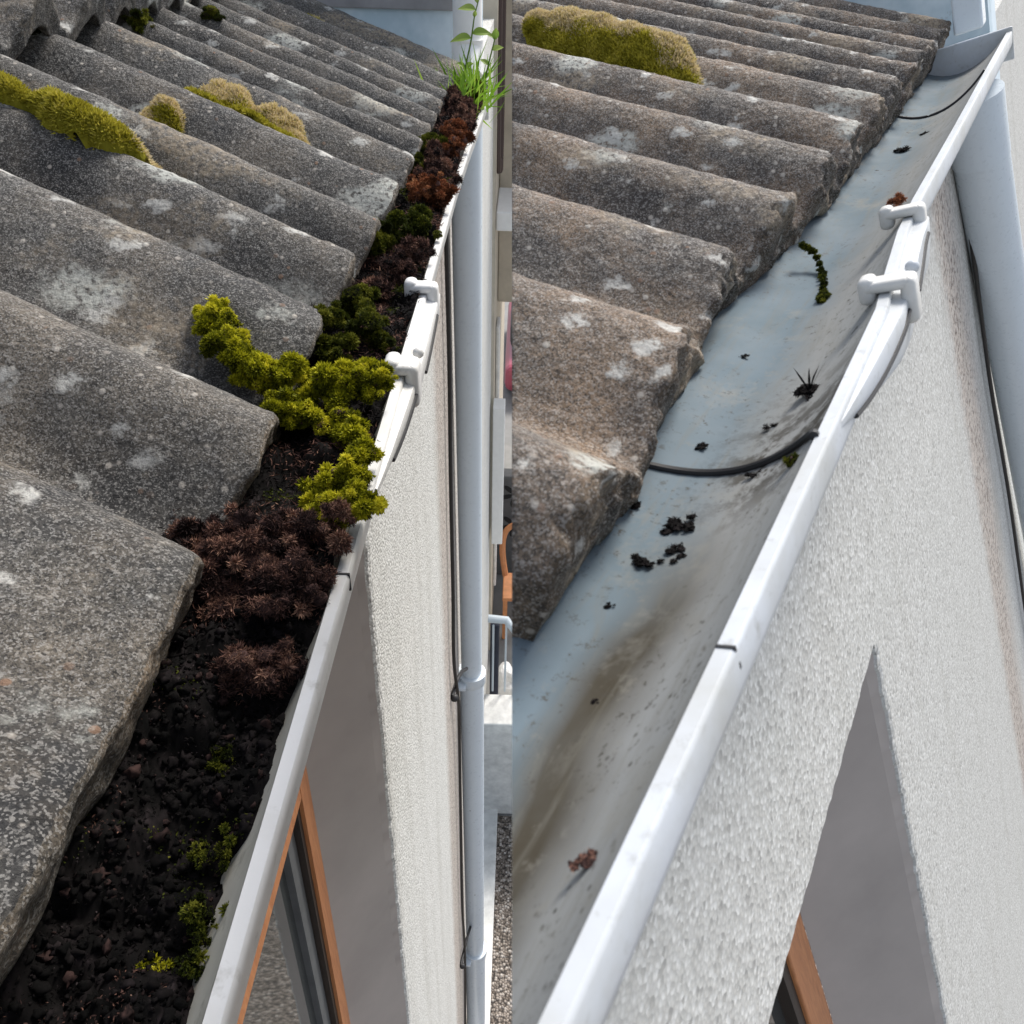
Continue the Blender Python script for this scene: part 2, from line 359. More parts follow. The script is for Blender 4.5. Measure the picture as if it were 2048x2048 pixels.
def tube(path, r, k=10, cap=True):
    P = np.asarray(path, float); n = len(P); r = np.broadcast_to(np.asarray(r, float), (n,))
    T = nrm(np.gradient(P, axis=0)); up = A(1, 0, 0) if abs(T[0][2]) > 0.7 else A(0, 0, 1)
    V = []
    for i in range(n):
        b = nrm(np.cross(T[i], up)); c = np.cross(b, T[i])
        for a in np.linspace(0, 2 * math.pi, k, endpoint=False): V.append(P[i] + r[i] * (math.cos(a) * b + math.sin(a) * c))
    F = gridF(n, k, cv=True)
    if cap: F += [list(range(k - 1, -1, -1))[::-1], [(n - 1) * k + j for j in range(k)][::-1]]
    return A(*V) if False else np.array(V), F
def icosphere(sub):
    bm = bmesh.new(); bmesh.ops.create_icosphere(bm, subdivisions=sub, radius=1)
    V = np.array([tuple(v.co) for v in bm.verts]); F = [[v.index for v in f.verts] for f in bm.faces]; bm.free(); return V, F
ICO = {s: icosphere(s) for s in (2, 3, 4)}
def blades(B, D, L, Wd, R, bend=0.3, up=None):
    """thin bent leaflets: two quads tapering to a point"""
    n = len(B); D = nrm(D); L = np.broadcast_to(L, (n,))[:, None]; Wd = np.broadcast_to(Wd, (n,))[:, None]
    s = nrm(np.cross(D, R.normal(size=(n, 3)))); nn = np.cross(s, D)
    bd = (R.random((n, 1)) * 2 - 1) * bend
    m = B + D * L * 0.55 + nn * L * bd * 0.3; t = B + D * L + nn * L * bd
    V = np.stack([B - s * Wd * .35, B + s * Wd * .35, m + s * Wd * .5, m - s * Wd * .5, t], 1).reshape(-1, 3)
    k = np.arange(n) * 5
    F = [f for i in k for f in ((i, i + 1, i + 2, i + 3), (i + 3, i + 2, i + 4))]
    return V, F
def blob(c, r, R, sq=(1, 1, 1), sub=3, amp=0.35, fr=3.0):
    V, F = ICO[sub]; s = R.random(3) * 50
    d = 1 + amp * fbm(V * fr * 0.5 + s, 3)
    return np.asarray(c) + V * d[:, None] * r * A(*sq), F, d
def sprigs(c, r, R, n, L, sq=(1, 1, 1), leaf=6, upbias=0.25, amp=0.35, wd=0.30, spread=0.9, tang=0.0):
    """little star-shaped shoots over a lumpy ball"""
    d = nrm(R.normal(size=(n, 3)) + A(0.15, -0.1, upbias)); s = R.random(3) * 50
    q = 1 + amp * fbm(d * 1.5 + s, 3)
    B = np.asarray(c) + d * (q * r)[:, None] * A(*sq)
    tone = np.clip(0.45 + R.normal() * .20 + 0.35 * vnoise(B * 90 + 5) + 0.28 * vnoise(B * 260 + 9) + R.normal(size=n) * 0.12 + 0.12 * d[:, 2], 0, 1)
    BB = np.repeat(B, leaf, 0); DD = np.repeat(d, leaf, 0) * (1 - tang) + R.normal(size=(n * leaf, 3)) * spread * (0.55 + .6 * tang)
    ln = L * (0.6 + 0.8 * R.random(n * leaf))
    V, F = blades(BB, DD, ln, ln * wd, R, 0.45)
    vv = np.repeat(np.clip(np.repeat(tone, leaf) + R.normal(size=n * leaf) * 0.07, 0, 1), 5).reshape(-1, 5)
    vv = np.clip(vv + A(-0.30, -0.30, 0.0, 0.0, 0.22 if wd >= .25 else .08), 0, 1).ravel()
    return V, F, vv
def lift(pts, dz=.011): return [(x, y, z + dz, r * 1.12) for x, y, z, r in pts]
def clump(name, place, pts, mat, core, label, cat, n=260, L0=0.008, leaf=6, group=None, dens=1.0, wd=0.3, amp=0.35, seed=1, spread=0.9, sub=5, loose=1.0):
    R = np.random.default_rng(seed); G = []
    if sub > 1: sub = 18 if wd < .25 else 22; loose *= 1.2
    if sub > 1:
        q = []
        for (x, y, z, r) in pts:
            for _ in range(sub):
                v = nrm(R.normal(size=3) + A(.15, -.1, .5)) * r * loose * (.25 + .85 * R.random()); q.append((x + v[0], y + v[1], z + v[2] * .8, r * (.12 + .30 * R.random() ** 1.6)))
            q.append((x, y, z - .25 * r, r * (.62 if wd < .25 else .40)))
        pts = q
    for (x, y, z, r) in pts:
        sqz = tuple(np.clip(A(1, 1, .75) * (.65 + .7 * R.random(3)), .5, 1.4))
        V, F, d = blob((x, y, z), r * 0.86, R, sqz, 2 if r < .012 else 3, 0.35)
        G.append((V, F, MT[core], np.clip(0.3 + 0.6 * (d - 1) + R.normal(size=len(V)) * .12, 0, 1)))
        k = int(n * dens * (r / 0.02) ** 2 * (6.2 if wd >= .25 else 4.6)) + 14
        L = L0 * (.37 if wd >= .25 else .40)
        V, F, v = sprigs((x, y, z), r * 0.9, R, k, L * (.5 + 1.1 * R.random()), sqz, leaf, 0.3, .5 if wd < .25 else amp, wd, spread, .95 if wd < .25 else .15); G.append((V, F, MT[mat], v))
    return build(name, G, place, None, label, cat, group, smooth=False)

PW = 0.80
# ---- roof courses of rolled concrete tiles
def course(place, name, parent, Yc, xe, ze, amp, T, th, ph, ulen, y0, y1, mat, mat2, arch=0.45, kap=.45, flat=((0, 1), (1, 1)), dy=0.004, seed=0, du=0.012, kf=None, rag=0.003):
    th, ph = math.radians(th), math.radians(ph)
    Ys = np.arange(y0, y1, dy); N = len(Ys)
    t = np.interp(Ys, Yc, np.arange(len(Yc))); prof = amp * (0.5 + 0.5 * np.cos(2 * np.pi * t)) ** PW
    prof = amp - (amp - prof) * np.interp(Ys, flat[0], flat[1])
    X = np.array([xe(y) for y in Ys]) - kap * (amp - prof)
    rows = []
    u = np.concatenate([[0, .0015, .004, .008, .014], np.arange(.02, .3, du * .6), np.arange(.3, ulen, du)])
    rho = 0.006
    for uu in u[::-1]:
        dz = rho - math.sqrt(max(0, rho ** 2 - max(0, rho - uu) ** 2)) if uu < rho else 0
        rows.append(np.stack([X - uu * math.cos(th) * math.cos(ph), Ys + uu * math.cos(th) * math.sin(ph), ze - amp + prof + uu * math.sin(th) - dz], 1))
    ntop = len(rows)
    zt = ze - amp + prof - rho; zb = ze - amp - T + prof * arch
    for f in (.15, .3, .45, .6, .75, .9, 1.0): rows.append(np.stack([X - kap * f * (zt - zb), Ys, zt + (zb - zt) * f], 1))
    X = X - kap * (zt - zb)
    for uu in (0.02, 0.08, ulen): rows.append(np.stack([X - uu * math.cos(th) * math.cos(ph), Ys + uu * math.cos(th) * math.sin(ph), zb + uu * math.sin(th)], 1))
    V = np.stack(rows, 0)
    sd = seed * 7.7
    nz = 0.0013 * fbm(V * 110 + sd, 3) + 0.0022 * fbm(V * 14 + sd, 2)
    V[:ntop, :, 2] += nz[:ntop]
    e = fbm(V * 70 + sd + 9, 3); e2 = fbm(V * 24 + sd, 2)
    V[ntop - 3:ntop + 7, :, 0] += (rag * e + rag * 1.3 * e2)[ntop - 3:ntop + 7]
    V[ntop + 3:ntop + 8, :, 2] += (rag * 1.2 * e)[ntop + 3:ntop + 8]
    n = len(rows)
    F = gridF(n, N, cu=True); fr = range((ntop - 2) * (N - 1), (ntop + 8) * (N - 1)); fe = [F[i] for i in fr]
    F = F[:fr[0]] + F[fr[-1] + 1:] + [[i * N for i in range(n)][::-1], [i * N + N - 1 for i in range(n)]]
    return build(name, [(V.reshape(-1, 3), F + fe, mat, None, [0] * len(F) + [1] * len(fe), mat2)], place, parent)
def surf_z(y, x, Yc, xe, ze, amp, th, ph):
    th, ph = math.radians(th), math.radians(ph)
    u = (xe(y) - x) / (math.cos(th) * math.cos(ph)); yy = y - u * math.cos(th) * math.sin(ph)
    u = (np.interp(yy, [0, 5], [xe(0.5), xe(0.5)]) - x) / (math.cos(th) * math.cos(ph)); yy = y - u * math.cos(th) * math.sin(ph)
    t = np.interp(yy, Yc, np.arange(len(Yc))); prof = amp * (0.5 + 0.5 * np.cos(2 * np.pi * t)) ** PW
    return ze - amp + prof + u * math.sin(th)
def lin(ps):
    a, b = zip(*ps); return lambda y: np.interp(y, a, b)

YA = [-0.42, -0.23, -0.03, 0.16, 0.358, 0.530, 0.735, 0.90, 1.04, 1.21, 1.385, 1.505, 1.63, 1.75, 1.87, 1.99, 2.17, 2.42, 2.62, 2.8]
xA = lin([(0, -.185), (.75, -.186), (1.2, -.177), (1.7, -.173), (2.4, -.166)])
TA = dict(ze=-.308, amp=.062, th=17, ph=15)
YB = [-0.15, 0.03, 0.21, 0.40, 0.646, 0.88, 1.075, 1.265, 1.45, 1.64, 1.80, 1.945, 2.08, 2.21, 2.36, 2.5, 2.66]
xB = lin([(0, -.46), (.315, -.42), (.340, -.276), (.46, -.274), (.62, -.300), (.92, -.332), (1.1, -.315), (1.3, -.30), (2.4, -.29)])
TB = dict(ze=-.235, amp=.060, th=28.5, ph=0)

# ================================================================== first roof: the house with the choked gutter
houseA = empty("terraced_house", PA, (-.165, 2.6, -GND), "pebbledashed house under dark mossy tiles, orange timber window below its choked gutter", "house", "pebbledashed houses with tiled roofs")
course(PA, "tile_course", houseA, YA, xA, TA['ze'], TA['amp'], .016, 17, 15, 0.95, -0.42, 2.46, MT['tileA'], MT['endA'], kap=.42, flat=((.30, .40), (.25, 1)), seed=1)
xU = lambda y: -.655
YU = [y + 0.085 for y in ([-1.0, -.8, -.6] + YA)]
course(PA, "tile_course", houseA, YU, xU, TA['ze'] + 0.3165 * .47 + .072, .060, .036, 17, 15, 0.9, -0.9, 2.36, MT['tileA'], MT['tileA'], .8, seed=4, rag=.003)

def wallmesh(place, name, parent, xw, ytop, zrev, y1, z0, z1, zl, ye, mat, mrev, xin, seedk, splay=0.0):
    """pebbledashed wall plane with one window opening: lintel strip above, wall beyond, painted reveal and soffit inside"""
    zs = np.concatenate([np.arange(zl, zl - 1.2, -0.006), np.arange(zl - 1.2, z0, -0.03), [z0]])
    e = np.array([ye(z) for z in zs]); jit = 0.0045 * fbm(np.stack([zs * 60, zs * 0 + seedk, zs * 0], 1), 3)
    ed = e + jit
    ys_f = np.concatenate([np.linspace(0, 1, 6)])
    V = []
    for k, z in enumerate(zs):
        for q in (0, .003, .012, .05, .3, 1.0):
            V.append((xw - (0.006 if q == 0 else 0.002 if q == .003 else 0), ed[k] + q * (y1 - ed[k]) if q > .05 else ed[k] + q, z))
    G = [(np.array(V), gridF(len(zs), 6), mat)]
    ys = np.concatenate([np.arange(ytop, ed[0], 0.006), [ed[0]], np.linspace(ed[0] + .01, y1, 12)])
    j2 = 0.0045 * fbm(np.stack([ys * 60, ys * 0 + seedk + 3, ys * 0], 1), 3); j2[ys >= ed[0]] = 0
    Vt = []
    for k, y in enumerate(ys):
        for q in range(4): Vt.append((xw - (0.006 if q == 3 and y < ed[0] else 0), y, [z1, (z1 + zl) / 2, zl + .01 + j2[k] * .5, zl + j2[k]][q]))
    G.append((np.array(Vt), gridF(len(ys), 4), mat))
    top = [(xw, ys[0], z1), (xw, y1, z1), (xw - .12, y1, z1), (xw - .12, ys[0], z1)]
    G.append((np.array(top), [(0, 1, 2, 3)], mat))
    o = build(name, G, place, parent, smooth=False)
    # reveal (side) and soffit
    Vr, Vq = [], []
    for k, z in enumerate(zs):
        Vr += [(xw - .006, ed[k], z), (xw - .016, e[k] - splay * .11, z)]; Vq += [(xw - .0155, e[k] - splay * .11 + .0004, z), (xin, e[k] - splay, z)]
    G = [(np.array(Vr), gridF(len(zs), 2, flip=True), mrev), (np.array(Vq), gridF(len(zs), 2, flip=True), mrev)]
    Vs = []
    for k, y in enumerate(ys):
        if y > ed[0] + 1e-6: break
        Vs += [(xw - .006, y, zl + j2[k]), (xin, y, zl)]
    G.append((np.array(Vs), gridF(len(Vs) // 2, 2), mrev))
    build("window_reveal", G, place, o)
    return o
wallA = wallmesh(PA, "wall", houseA, -.185, -0.5, 0, 5.25, -GND, -.445, -.48, lambda z: float(np.interp(z, [-2.46, -.47], [.734, .824])), MT['wallA'], MT['reveal'], -.278, 1.0, .096)
V, F = box(-.330, -.300, -.5, 2.6, -.50, -.400); build("fascia_board", [(V, F, MT['white'])], PA, houseA, smooth=False)
winA = empty("window", PA, (-.277, .3, -2.1), None, None); del_root = winA
winA.parent = houseA; winA.location = Vector(ORG[winA.name] - ORG[houseA.name])
def bar(name, place, parent, x0, x1, y0, y1, z0, z1, m, bev=.004):
    V, F = box(x0, x1, y0, y1, z0, z1, bev); return build(name, [(V, F, MT[m])], place, parent, smooth=False)
# outer frame: head along the gutter and the far jamb
bar("window_frame", PA, winA, -.335, -.277, -.25, .672, -.982, -.89, 'wood')
def poly_bar(name, place, parent, A0, A1, dy, dx, m):
    """jamb that follows the slightly leaning reveal"""
    V, F = [], []
    for (x, y, z) in (A0, A1):
        V += [(x, y, z), (x, y - dy, z), (x - dx, y - dy, z), (x - dx, y, z)]
    F = [(0, 1, 5, 4), (1, 2, 6, 5), (2, 3, 7, 6), (3, 0, 4, 7), (0, 3, 2, 1), (4, 5, 6, 7)]
    return build(name, [(np.array(V), F, MT[m])], place, parent, smooth=False)
poly_bar("window_frame", PA, winA, (-.277, .728, -.90), (-.277, .655, -2.4), .054, .058, 'wood')
poly_bar("gasket", PA, winA, (-.283, .671, -.984), (-.283, .600, -2.4), .012, .05, 'gasket')
poly_bar("inner_stop", PA, winA, (-.293, .658, -.984), (-.293, .587, -2.4), .030, .03, 'block')
V, F = box(-.312, -.304, -.25, .66, -2.4, -.984); build("glass_pane", [(V, F, MT['glass'])], PA, winA, smooth=False)
bar("window_frame", PA, winA, -.335, -.277, -.25, .66, -2.46, -2.40, 'wood')
# body behind so that no daylight leaks through the openings
V, F = box(-.50, -.345, -.5, .8, -GND, -.50); build("room_side", [(V, F, MT['reveal'])], PA, houseA, smooth=False)

# ---- gutter: swept half-round channel with a flat rolled lip
def section(W, D, wall=.0035, lip=.009, n=15, pin=1.7, face=.014, back=.034):
    a = np.linspace(0, math.pi, n)
    inner = [(-W / 2 + W / 2 * math.cos(t), -D * math.sin(t) ** pin) for t in a]          # lip inner edge at (0,0) round to the back
    inner = [(x, min(z, -back) if x < -W * .6 else z) for x, z in inner]
    outer = [(-W / 2 + (W / 2 + wall) * math.cos(t), -(D + wall) * math.sin(t) ** 0.85) for t in a[::-1]]
    outer = [(x, min(z, -back - .003) if x < -W * .6 else z) for x, z in outer]
    o2 = [(p[0] + lip * .55 * max(0, 1 + p[0] / (W * .5)), p[1] - face * .4) for p in outer if p[0] < -.012 or p[1] < -face * 1.3]
    return inner, o2 + [(lip - .0025, -face), (lip - .0005, -face * .75), (lip + .0003, -.0035), (lip - .0004, -.0010), (lip - .0016, 0.0), (.0012, 0.0)]
def sweep(path, sec):
    P = np.asarray(path, float); n = len(P); k = len(sec); V = np.zeros((n, k, 3))
    for i, p in enumerate(P):
        V[i, :, 0] = p[0] + sec[:, 0]; V[i, :, 1] = p[1]; V[i, :, 2] = p[2] + sec[:, 1]
    return V.reshape(-1, 3)
def dens(path, step):
    P = np.asarray(path, float); ys = np.unique(np.concatenate([np.arange(P[0, 1], P[-1, 1], step), P[:, 1]]))
    return np.stack([np.interp(ys, P[:, 1], P[:, 0]), ys, np.interp(ys, P[:, 1], P[:, 2])], 1)
def gutter(place, root, path, W, D, lip, minner, mouter, s, pin=1.7, face=.014):
    P = dens(path, .05); inn, out = section(W, D, .0035 * s, lip, 21, pin, face)
    sec = np.array(inn + out); k = len(sec); V = sweep(P, sec); n = len(P); ni = len(inn)
    F = gridF(n, k, cv=True, flip=True); Fi, Fo = [], []
    for f in F:
        js = [v % k for v in f]; (Fi if max(js) < ni else Fo).append(f)
    Fo += [[i for i in range(k)][::-1], [(n - 1) * k + i for i in range(k)]]
    build("channel", [(V, Fi, MT[minner]), (V, Fo, MT[mouter])], place, root, smooth=True)
    return inn, out
def outer_arc(W, D, off, a0, a1, n=14):
    a = np.linspace(a0, a1, n); return np.array([(-W / 2 + (W / 2 + off) * math.cos(t), -(D + off) * abs(math.sin(t)) ** 0.85) for t in a])
def taper(u, mode): return max(.004, math.sin(math.pi * min(1, max(0, u))) ** .6 if mode else min(1, (u / .55)) ** .75 * min(1, (1 - u) / .03))
def sleeve(place, root, path, W, D, y0, y1, off, m, name, face, mode=0):
    """collar round the underside of the channel, its near end scooped so that it deepens away from the lens"""
    px = lambda y: A(np.interp(y, [p[1] for p in path], [p[0] for p in path]), y, np.interp(y, [p[1] for p in path], [p[2] for p in path]))
    ys = np.concatenate([np.linspace(y0, y1 - .014, 25), np.linspace(y1 - .012, y1, 4)]); V = []
    for y in ys:
        f = taper((y - y0) / (y1 - y0), mode); p = px(y); g = .0105
        t = np.linspace(0, math.pi / 2, 7)
        a = [(g * .3, -.004), (g + off * f * .9, -.006 - .002 * f)] + [(g + off * f - (off * f + g) * .5 * (1 - math.cos(q)), -.010 - (face * f) * math.sin(q)) for q in t]
        e = outer_arc(W, D, .006 * f, .5, math.pi * .62, 9); e[:, 1] -= face * f * .6 * np.linspace(1, 0, 9)
        b = outer_arc(W, D, .0012, .05, math.pi * .62, 10)[::-1]
        V.append([(p[0] + q[0], y, p[2] + q[1]) for q in a + [tuple(r) for r in e] + [tuple(r) for r in b]])
    V = np.array(V); k = V.shape[1]
    F = gridF(len(ys), k, cv=True, flip=True)
    return build(name, [(V.reshape(-1, 3), F, MT[m])], place, root)
def seal_line(place, root, path, y0, y1, off, face, ya, yb, da, db):
    P = []
    for y in np.linspace(ya, yb, 24):
        f = taper((y - y0) / (y1 - y0), 0); u = (y - ya) / (yb - ya); q = da + (db - da) * u
        x = np.interp(y, [p[1] for p in path], [p[0] for p in path]); z = path[0][2]
        P.append((x + .0105 + off * f - (off * f + .0105) * .5 * (1 - math.cos(q)) + .0006, y, z - .010 - face * f * math.sin(q)))
    V, F = tube(P, .0024, 6); build("seal", [(V, F, MT['seal'])], place, root)
def lip_clip(place, parent, x, y, z, wx, wy, m, inward):
    """bent plate hooked over the lip with a little nose on the inside and a drop on the outside"""
    V1, F1 = box(x - inward, x + wx, y - wy, y + wy, z + .001, z + .0120, .0054)
    V2, F2 = box(x + wx - .010, x + wx + .004, y - wy, y + wy, z - .034, z + .012, .0065)
    V3, F3 = box(x - inward - .004, x - inward + .012, y - wy * .95, y + wy * .95, z - .010, z + .0165, .0065)
    return build("clip", [(V1, F1, MT[m]), (V2, F2, MT[m]), (V3, F3, MT[m])], place, parent)

pathA = [(-.118, -.3, -.36), (-.118, .9, -.36), (-.117, 1.45, -.36), (-.112, 1.76, -.361), (-.104, 2.07, -.362), (-.099, 2.36, -.362)]
gutA = empty("roof_gutter", PA, (-.17, 1.0, -.42), "white plastic half-round gutter choked with black silt and moss below the dark mossy tiles", "gutter", "half-round white gutters")
WA, DA = .128, .062
gutter(PA, gutA, pathA, WA, DA, .0088, 'inner', 'upvc', 1, 1.9, .015)
ua = sleeve(PA, gutA, pathA, WA, DA, .53, .97, .011, 'upvc', "union_bracket", .040)
lip_clip(PA, ua, -.118, .725, -.36, .019, .015, 'upvc', .007)
lip_clip(PA, ua, -.118, .935, -.36, .018, .011, 'upvc', .014)
V, F = ICO[2]; build("screw_head", [(V * .006 + A(-.101, .765, -.3585), F, MT['upvc'])], PA, ua)
seal_line(PA, ua, pathA, .53, .97, .011, .040, .60, .715, .95, .25); seal_line(PA, ua, pathA, .53, .97, .011, .040, .80, .91, .75, .2)
V, F = box(-.1180, -.1088, .4185, .4200, -.374, -.3593); build("joint", [(V, F, MT['seal'])], PA, gutA, smooth=False)
V, F = box(-.24, -.0945, 2.352, 2.362, -.43, -.352, .003); build("end_stop", [(V, F, MT['upvc'])], PA, gutA, smooth=False)

# ---- downpipe
def downpipe(place, root, pts, m, k=28):
    """pts: (x,y,z_top,z_bottom,r,lean) straight sections, each with a socket collar at its top"""
    for q, (p0, p1, r) in enumerate(pts):
        V, F = tube([p0, p1], r, k); build("pipe_section", [(V, F, MT[m])], place, root)
        if q:
            d = nrm(p1 - p0)
            V, F = tube([p0 - d * .030, p0 - d * .028, p0 + d * .018, p0 + d * .026], [r * 1.0, r * 1.14, r * 1.14, r * 1.01], k)
            c = build("socket_collar", [(V, F, MT[m])], place, root)
            V, F = box(p0[0] - .05, p0[0] - .02, p0[1] - r * 1.5, p0[1] + r * 1.2, p0[2] - .006, p0[2] + .012, .003)
            build("pipe_bracket", [(V, F, MT[m])], place, c)
pipeA = empty("downpipe", PA, (-.11, 1.8, -GND), "pale grey downpipe with socket collars, on the bright pebbledash below the choked gutter", "downpipe", "pale grey downpipes")
downpipe(PA, pipeA, [(A(-.1410, 2.13, -.395), A(-.1370, 2.13, -2.32), .039), (A(-.1365, 2.13, -2.32), A(-.1295, 2.13, -4.42), .046), (A(-.129, 2.13, -4.42), A(-.126, 2.13, -GND + .01), .053)], 'pipe')
cab = [(p[0] - .015, 1.09 * p[1], 1.09 * p[2]) for p in [(-.158, 1.735, -.47), (-.158, 1.74, -.58), (-.157, 1.735, -.85), (-.158, 1.71, -1.14), (-.156, 1.675, -1.50), (-.157, 1.66, -1.74), (-.150, 1.70, -1.95), (-.152, 1.735, -2.12), (-.155, 1.745, -2.6), (-.156, 1.73, -3.2), (-.150, 1.745, -3.62), (-.150, 1.69, -4.15), (-.156, 1.62, -4.9)]]
def smoothpath(P, n):
    P = np.asarray(P, float); t = np.linspace(0, len(P) - 1, n); out = np.zeros((n, 3)); i = np.clip(t.astype(int), 0, len(P) - 2); f = (t - i)[:, None]
    g = lambda k: P[np.clip(k, 0, len(P) - 1)]
    p0, p1, p2, p3 = g(i - 1), g(i), g(i + 1), g(i + 2)
    return 0.5 * (2 * p1 + (p2 - p0) * f + (2 * p0 - 5 * p1 + 4 * p2 - p3) * f ** 2 + (3 * p1 - p0 - 3 * p2 + p3) * f ** 3)
V, F = tube(smoothpath(cab, 90), .0058, 8)
cA = build("wall_cable", [(V, F, MT['cable'])], PA, None, "black cable running down the wall beside the collared downpipe, tied at its collars", "cable", "black cables beside the downpipes")
for (y, z) in ((1.85, -2.05), (1.89, -3.95)):
    V, F = tube([(-.180, y - .05, z - .004), (-.168, y + .02, z), (-.160, y + .10, z - .05), (-.150, y + .20, z - .14)], .0065, 8)
    V2, F2 = ICO[2]
    build("cable_tie", [(V, F, MT['seal']), (V2 * .014 + A(-.172, y - .05, z - .012), F2, MT['seal'])], PA, cA)

# ---- neighbour beyond the roof end
nbA = empty("neighbour_house", PA, (-.6, 3.1, -GND), "blue-painted house wall rising beyond the end of the mossy roof", "house")
bar("wall", PA, nbA, -2.4, -.17, 2.68, 3.6, -GND + .02, .5, 'blue', 0)
bar("wall_band", PA, nbA, -.62, -.20, 2.665, 2.679, -.21, -.17, 'lead', .004)
V, F = tube([(-.165, 2.60, .45), (-.165, 2.60, -.275)], .040, 20); V2, F2 = tube([(-.165, 2.60, -.27), (-.165, 2.60, -.30), (-.160, 2.55, -.36)], [.045, .045, .043], 20)
build("rainwater_pipe", [(V, F, MT['white']), (V2, F2, MT['white'])], PA, None, "thick white rainwater pipe against the blue wall, emptying into the far gutter end", "downpipe")
farw = empty("end_house", PA, (-.1, 6.3, -GND), "far terrace house with tan render and a bay overhanging the yard", "house")
bar("wall", PA, farw, -1.2, -.165, 5.27, 9.0, -GND + .02, .4, 'tan', 0)
bar("bay", PA, farw, -.163, .9, 5.95, 8.0, -2.35, .4, 'tan', 0.01)
bar("window_sill", PA, farw, -.163, -.055, 3.9 + 1.4, 5.9, -1.62, -1.50, 'white', .01)
bar("white_post", PA, farw, -.163, -.078, 5.10, 5.262, -4.02, -2.80, 'white', .006)
bar("corner_stones", PA, farw, -.163, -.135, 5.6, 5.8, -4.9, -2.4, 'pale', .01)
V, F = tube(smoothpath([(-.145, 5.5, .4), (-.145, 5.5, -1.15), (-.152, 5.44, -1.22), (-.160, 5.38, -1.15), (-.16, 5.38, .2)], 40), .020, 8)
build("waste_pipe", [(V, F, MT['brownpipe'])], PA, None, "thin dark brown waste pipe bent into a loop on the far wall", "pipe")

# ---- ground level
def sheet(name, x0, x1, y0, y1, z, m, kind='structure', n=2):
    V = A(*[(x, y, z) for x in (x0, x1) for y in (y0, y1)]); return build(name, [(V, [(0, 2, 3, 1)], MT[m])], PA, None, kind=kind, smooth=False)
sheet("ground", -400, 400, -400, 400, -GND, 'grey')
sheet("gravel_bed", -.16, 6.0, -6.0, 3.588, -GND + .008, 'gravel')
lw = empty("garden_wall", PA, (0, 3.7, -GND), "low pale concrete wall and footing edging the brown gravel at the foot of the house", "wall")
bar("paved_footing", PA, lw, -.183, -.046, .3, 3.87, -GND + .009, -5.34, 'pale', .006)
bar("cross_wall", PA, lw, -.163, 3.0, 3.602, 3.87, -GND + .005, -4.378, 'pale', .012)
rl = empty("railing", PA, (.2, 3.9, -4.38), "pale blue-grey metal railing standing on the low pale wall", "railing")
V, F = tube([(-.14, 3.93, -3.72), (-.02, 3.92, -3.72), (.06, 3.86, -3.80), (.8, 3.86, -3.80)], .028, 10); build("handrail", [(V, F, MT['steel'])], PA, rl)
for k in range(8):
    x = -.105 + k * .085; V, F = tube([(x, 3.9, -3.75), (x, 3.9, -4.38)], .008, 6); build("baluster", [(V, F, MT['steel'])], PA, rl)
bar("navy_bolster", PA, None, -.128, -.066, 3.95, 4.02, -4.55, -3.80, 'navy', .02)
o = bpy.data.objects["navy_bolster"]; o["label"] = "rolled navy cloth propped upright behind the pale railing"; o["category"] = "cloth"
R = np.random.default_rng(5); V, F, d = blob((-.012, 4.75, -GND + .16), .16, R, (.75, .8, 1.1), 4, .3, 3); V[:, 2] = np.maximum(V[:, 2], -GND + .01)
build("sack", [(V, F, MT['bag'])], PA, None, "crumpled white sack on the yard floor behind the railing", "sack", smooth=False)
V, F = tube(np.stack([.02 + .11 * np.cos(np.linspace(0, 6.28, 28)), 4.25 + .13 * np.sin(np.linspace(0, 6.28, 28)), np.full(28, -GND + .03)], 1), .016, 8)
build("hose_ring", [(V, F, MT['steel'])], PA, None, "coiled pale hose ring lying on the yard floor behind the railing", "hose")
ch = empty("garden_chair", PA, (.05, 5.6, -GND), "orange wooden chair with a curved back in the yard", "chair")
for x in (-.045, .24):
    for y in (5.45, 5.75): bar("leg", PA, ch, x - .02, x + .02, y - .02, y + .02, -GND + .005, -4.92, 'chair', .005)
bar("seat", PA, ch, -.07, .27, 5.42, 5.78, -4.92, -4.88, 'chair', .01)
V, F = tube(smoothpath([(-.05, 5.75, -4.9), (-.085, 5.83, -4.65), (-.05, 5.86, -4.45), (.1, 5.88, -4.38), (.25, 5.86, -4.45), (.285, 5.83, -4.65), (.25, 5.75, -4.9)], 30), .028, 8); build("backrest", [(V, F, MT['chair'])], PA, ch)
sb = empty("screen_wall", PA, (.4, 6.4, -GND), "dark grey screen wall of blocks with petal holes painted as dark shade", "wall")
bar("block_panel", PA, sb, -.155, 1.6, 6.35, 6.5, -GND + .005, -4.2, 'block', .01)
G = []
for bx in range(3):
    for bz in range(2):
        cx, cz = .02 + bx * .36, -4.40 - bz * .36
        for k in range(6):
            a = k * math.pi / 3 + .3; t = np.linspace(0, 2 * math.pi, 12, endpoint=False)
            u = .085 + .06 * np.cos(t); v = .026 * np.sin(t)
            V = np.stack([cx + u * math.cos(a) - v * math.sin(a), np.full(12, 6.347), cz + u * math.sin(a) + v * math.cos(a)], 1)
            G.append((V, [list(range(12))], MT['holeshade']))  # flat near-black petals: the shade inside the block holes put into colour
build("petal_hole_shade", G, PA, sb, smooth=False)
car = empty("parked_car", PA, (.15, 10.6, -GND), "small red car parked on the grey street far behind the yard", "car")
bar("body", PA, car, -.17, .9, 10.0, 12.6, -5.26, -4.86, 'red', .12); bar("cabin", PA, car, -.11, .8, 10.5, 12.2, -4.87, -4.45, 'black', .12)
for x in (-.10, .82):
    for y in (10.5, 12.1): V, F = tube([(x - .05, y, -5.23), (x + .06, y, -5.23)], .17, 16); build("wheel", [(V, F, MT['black'])], PA, car)

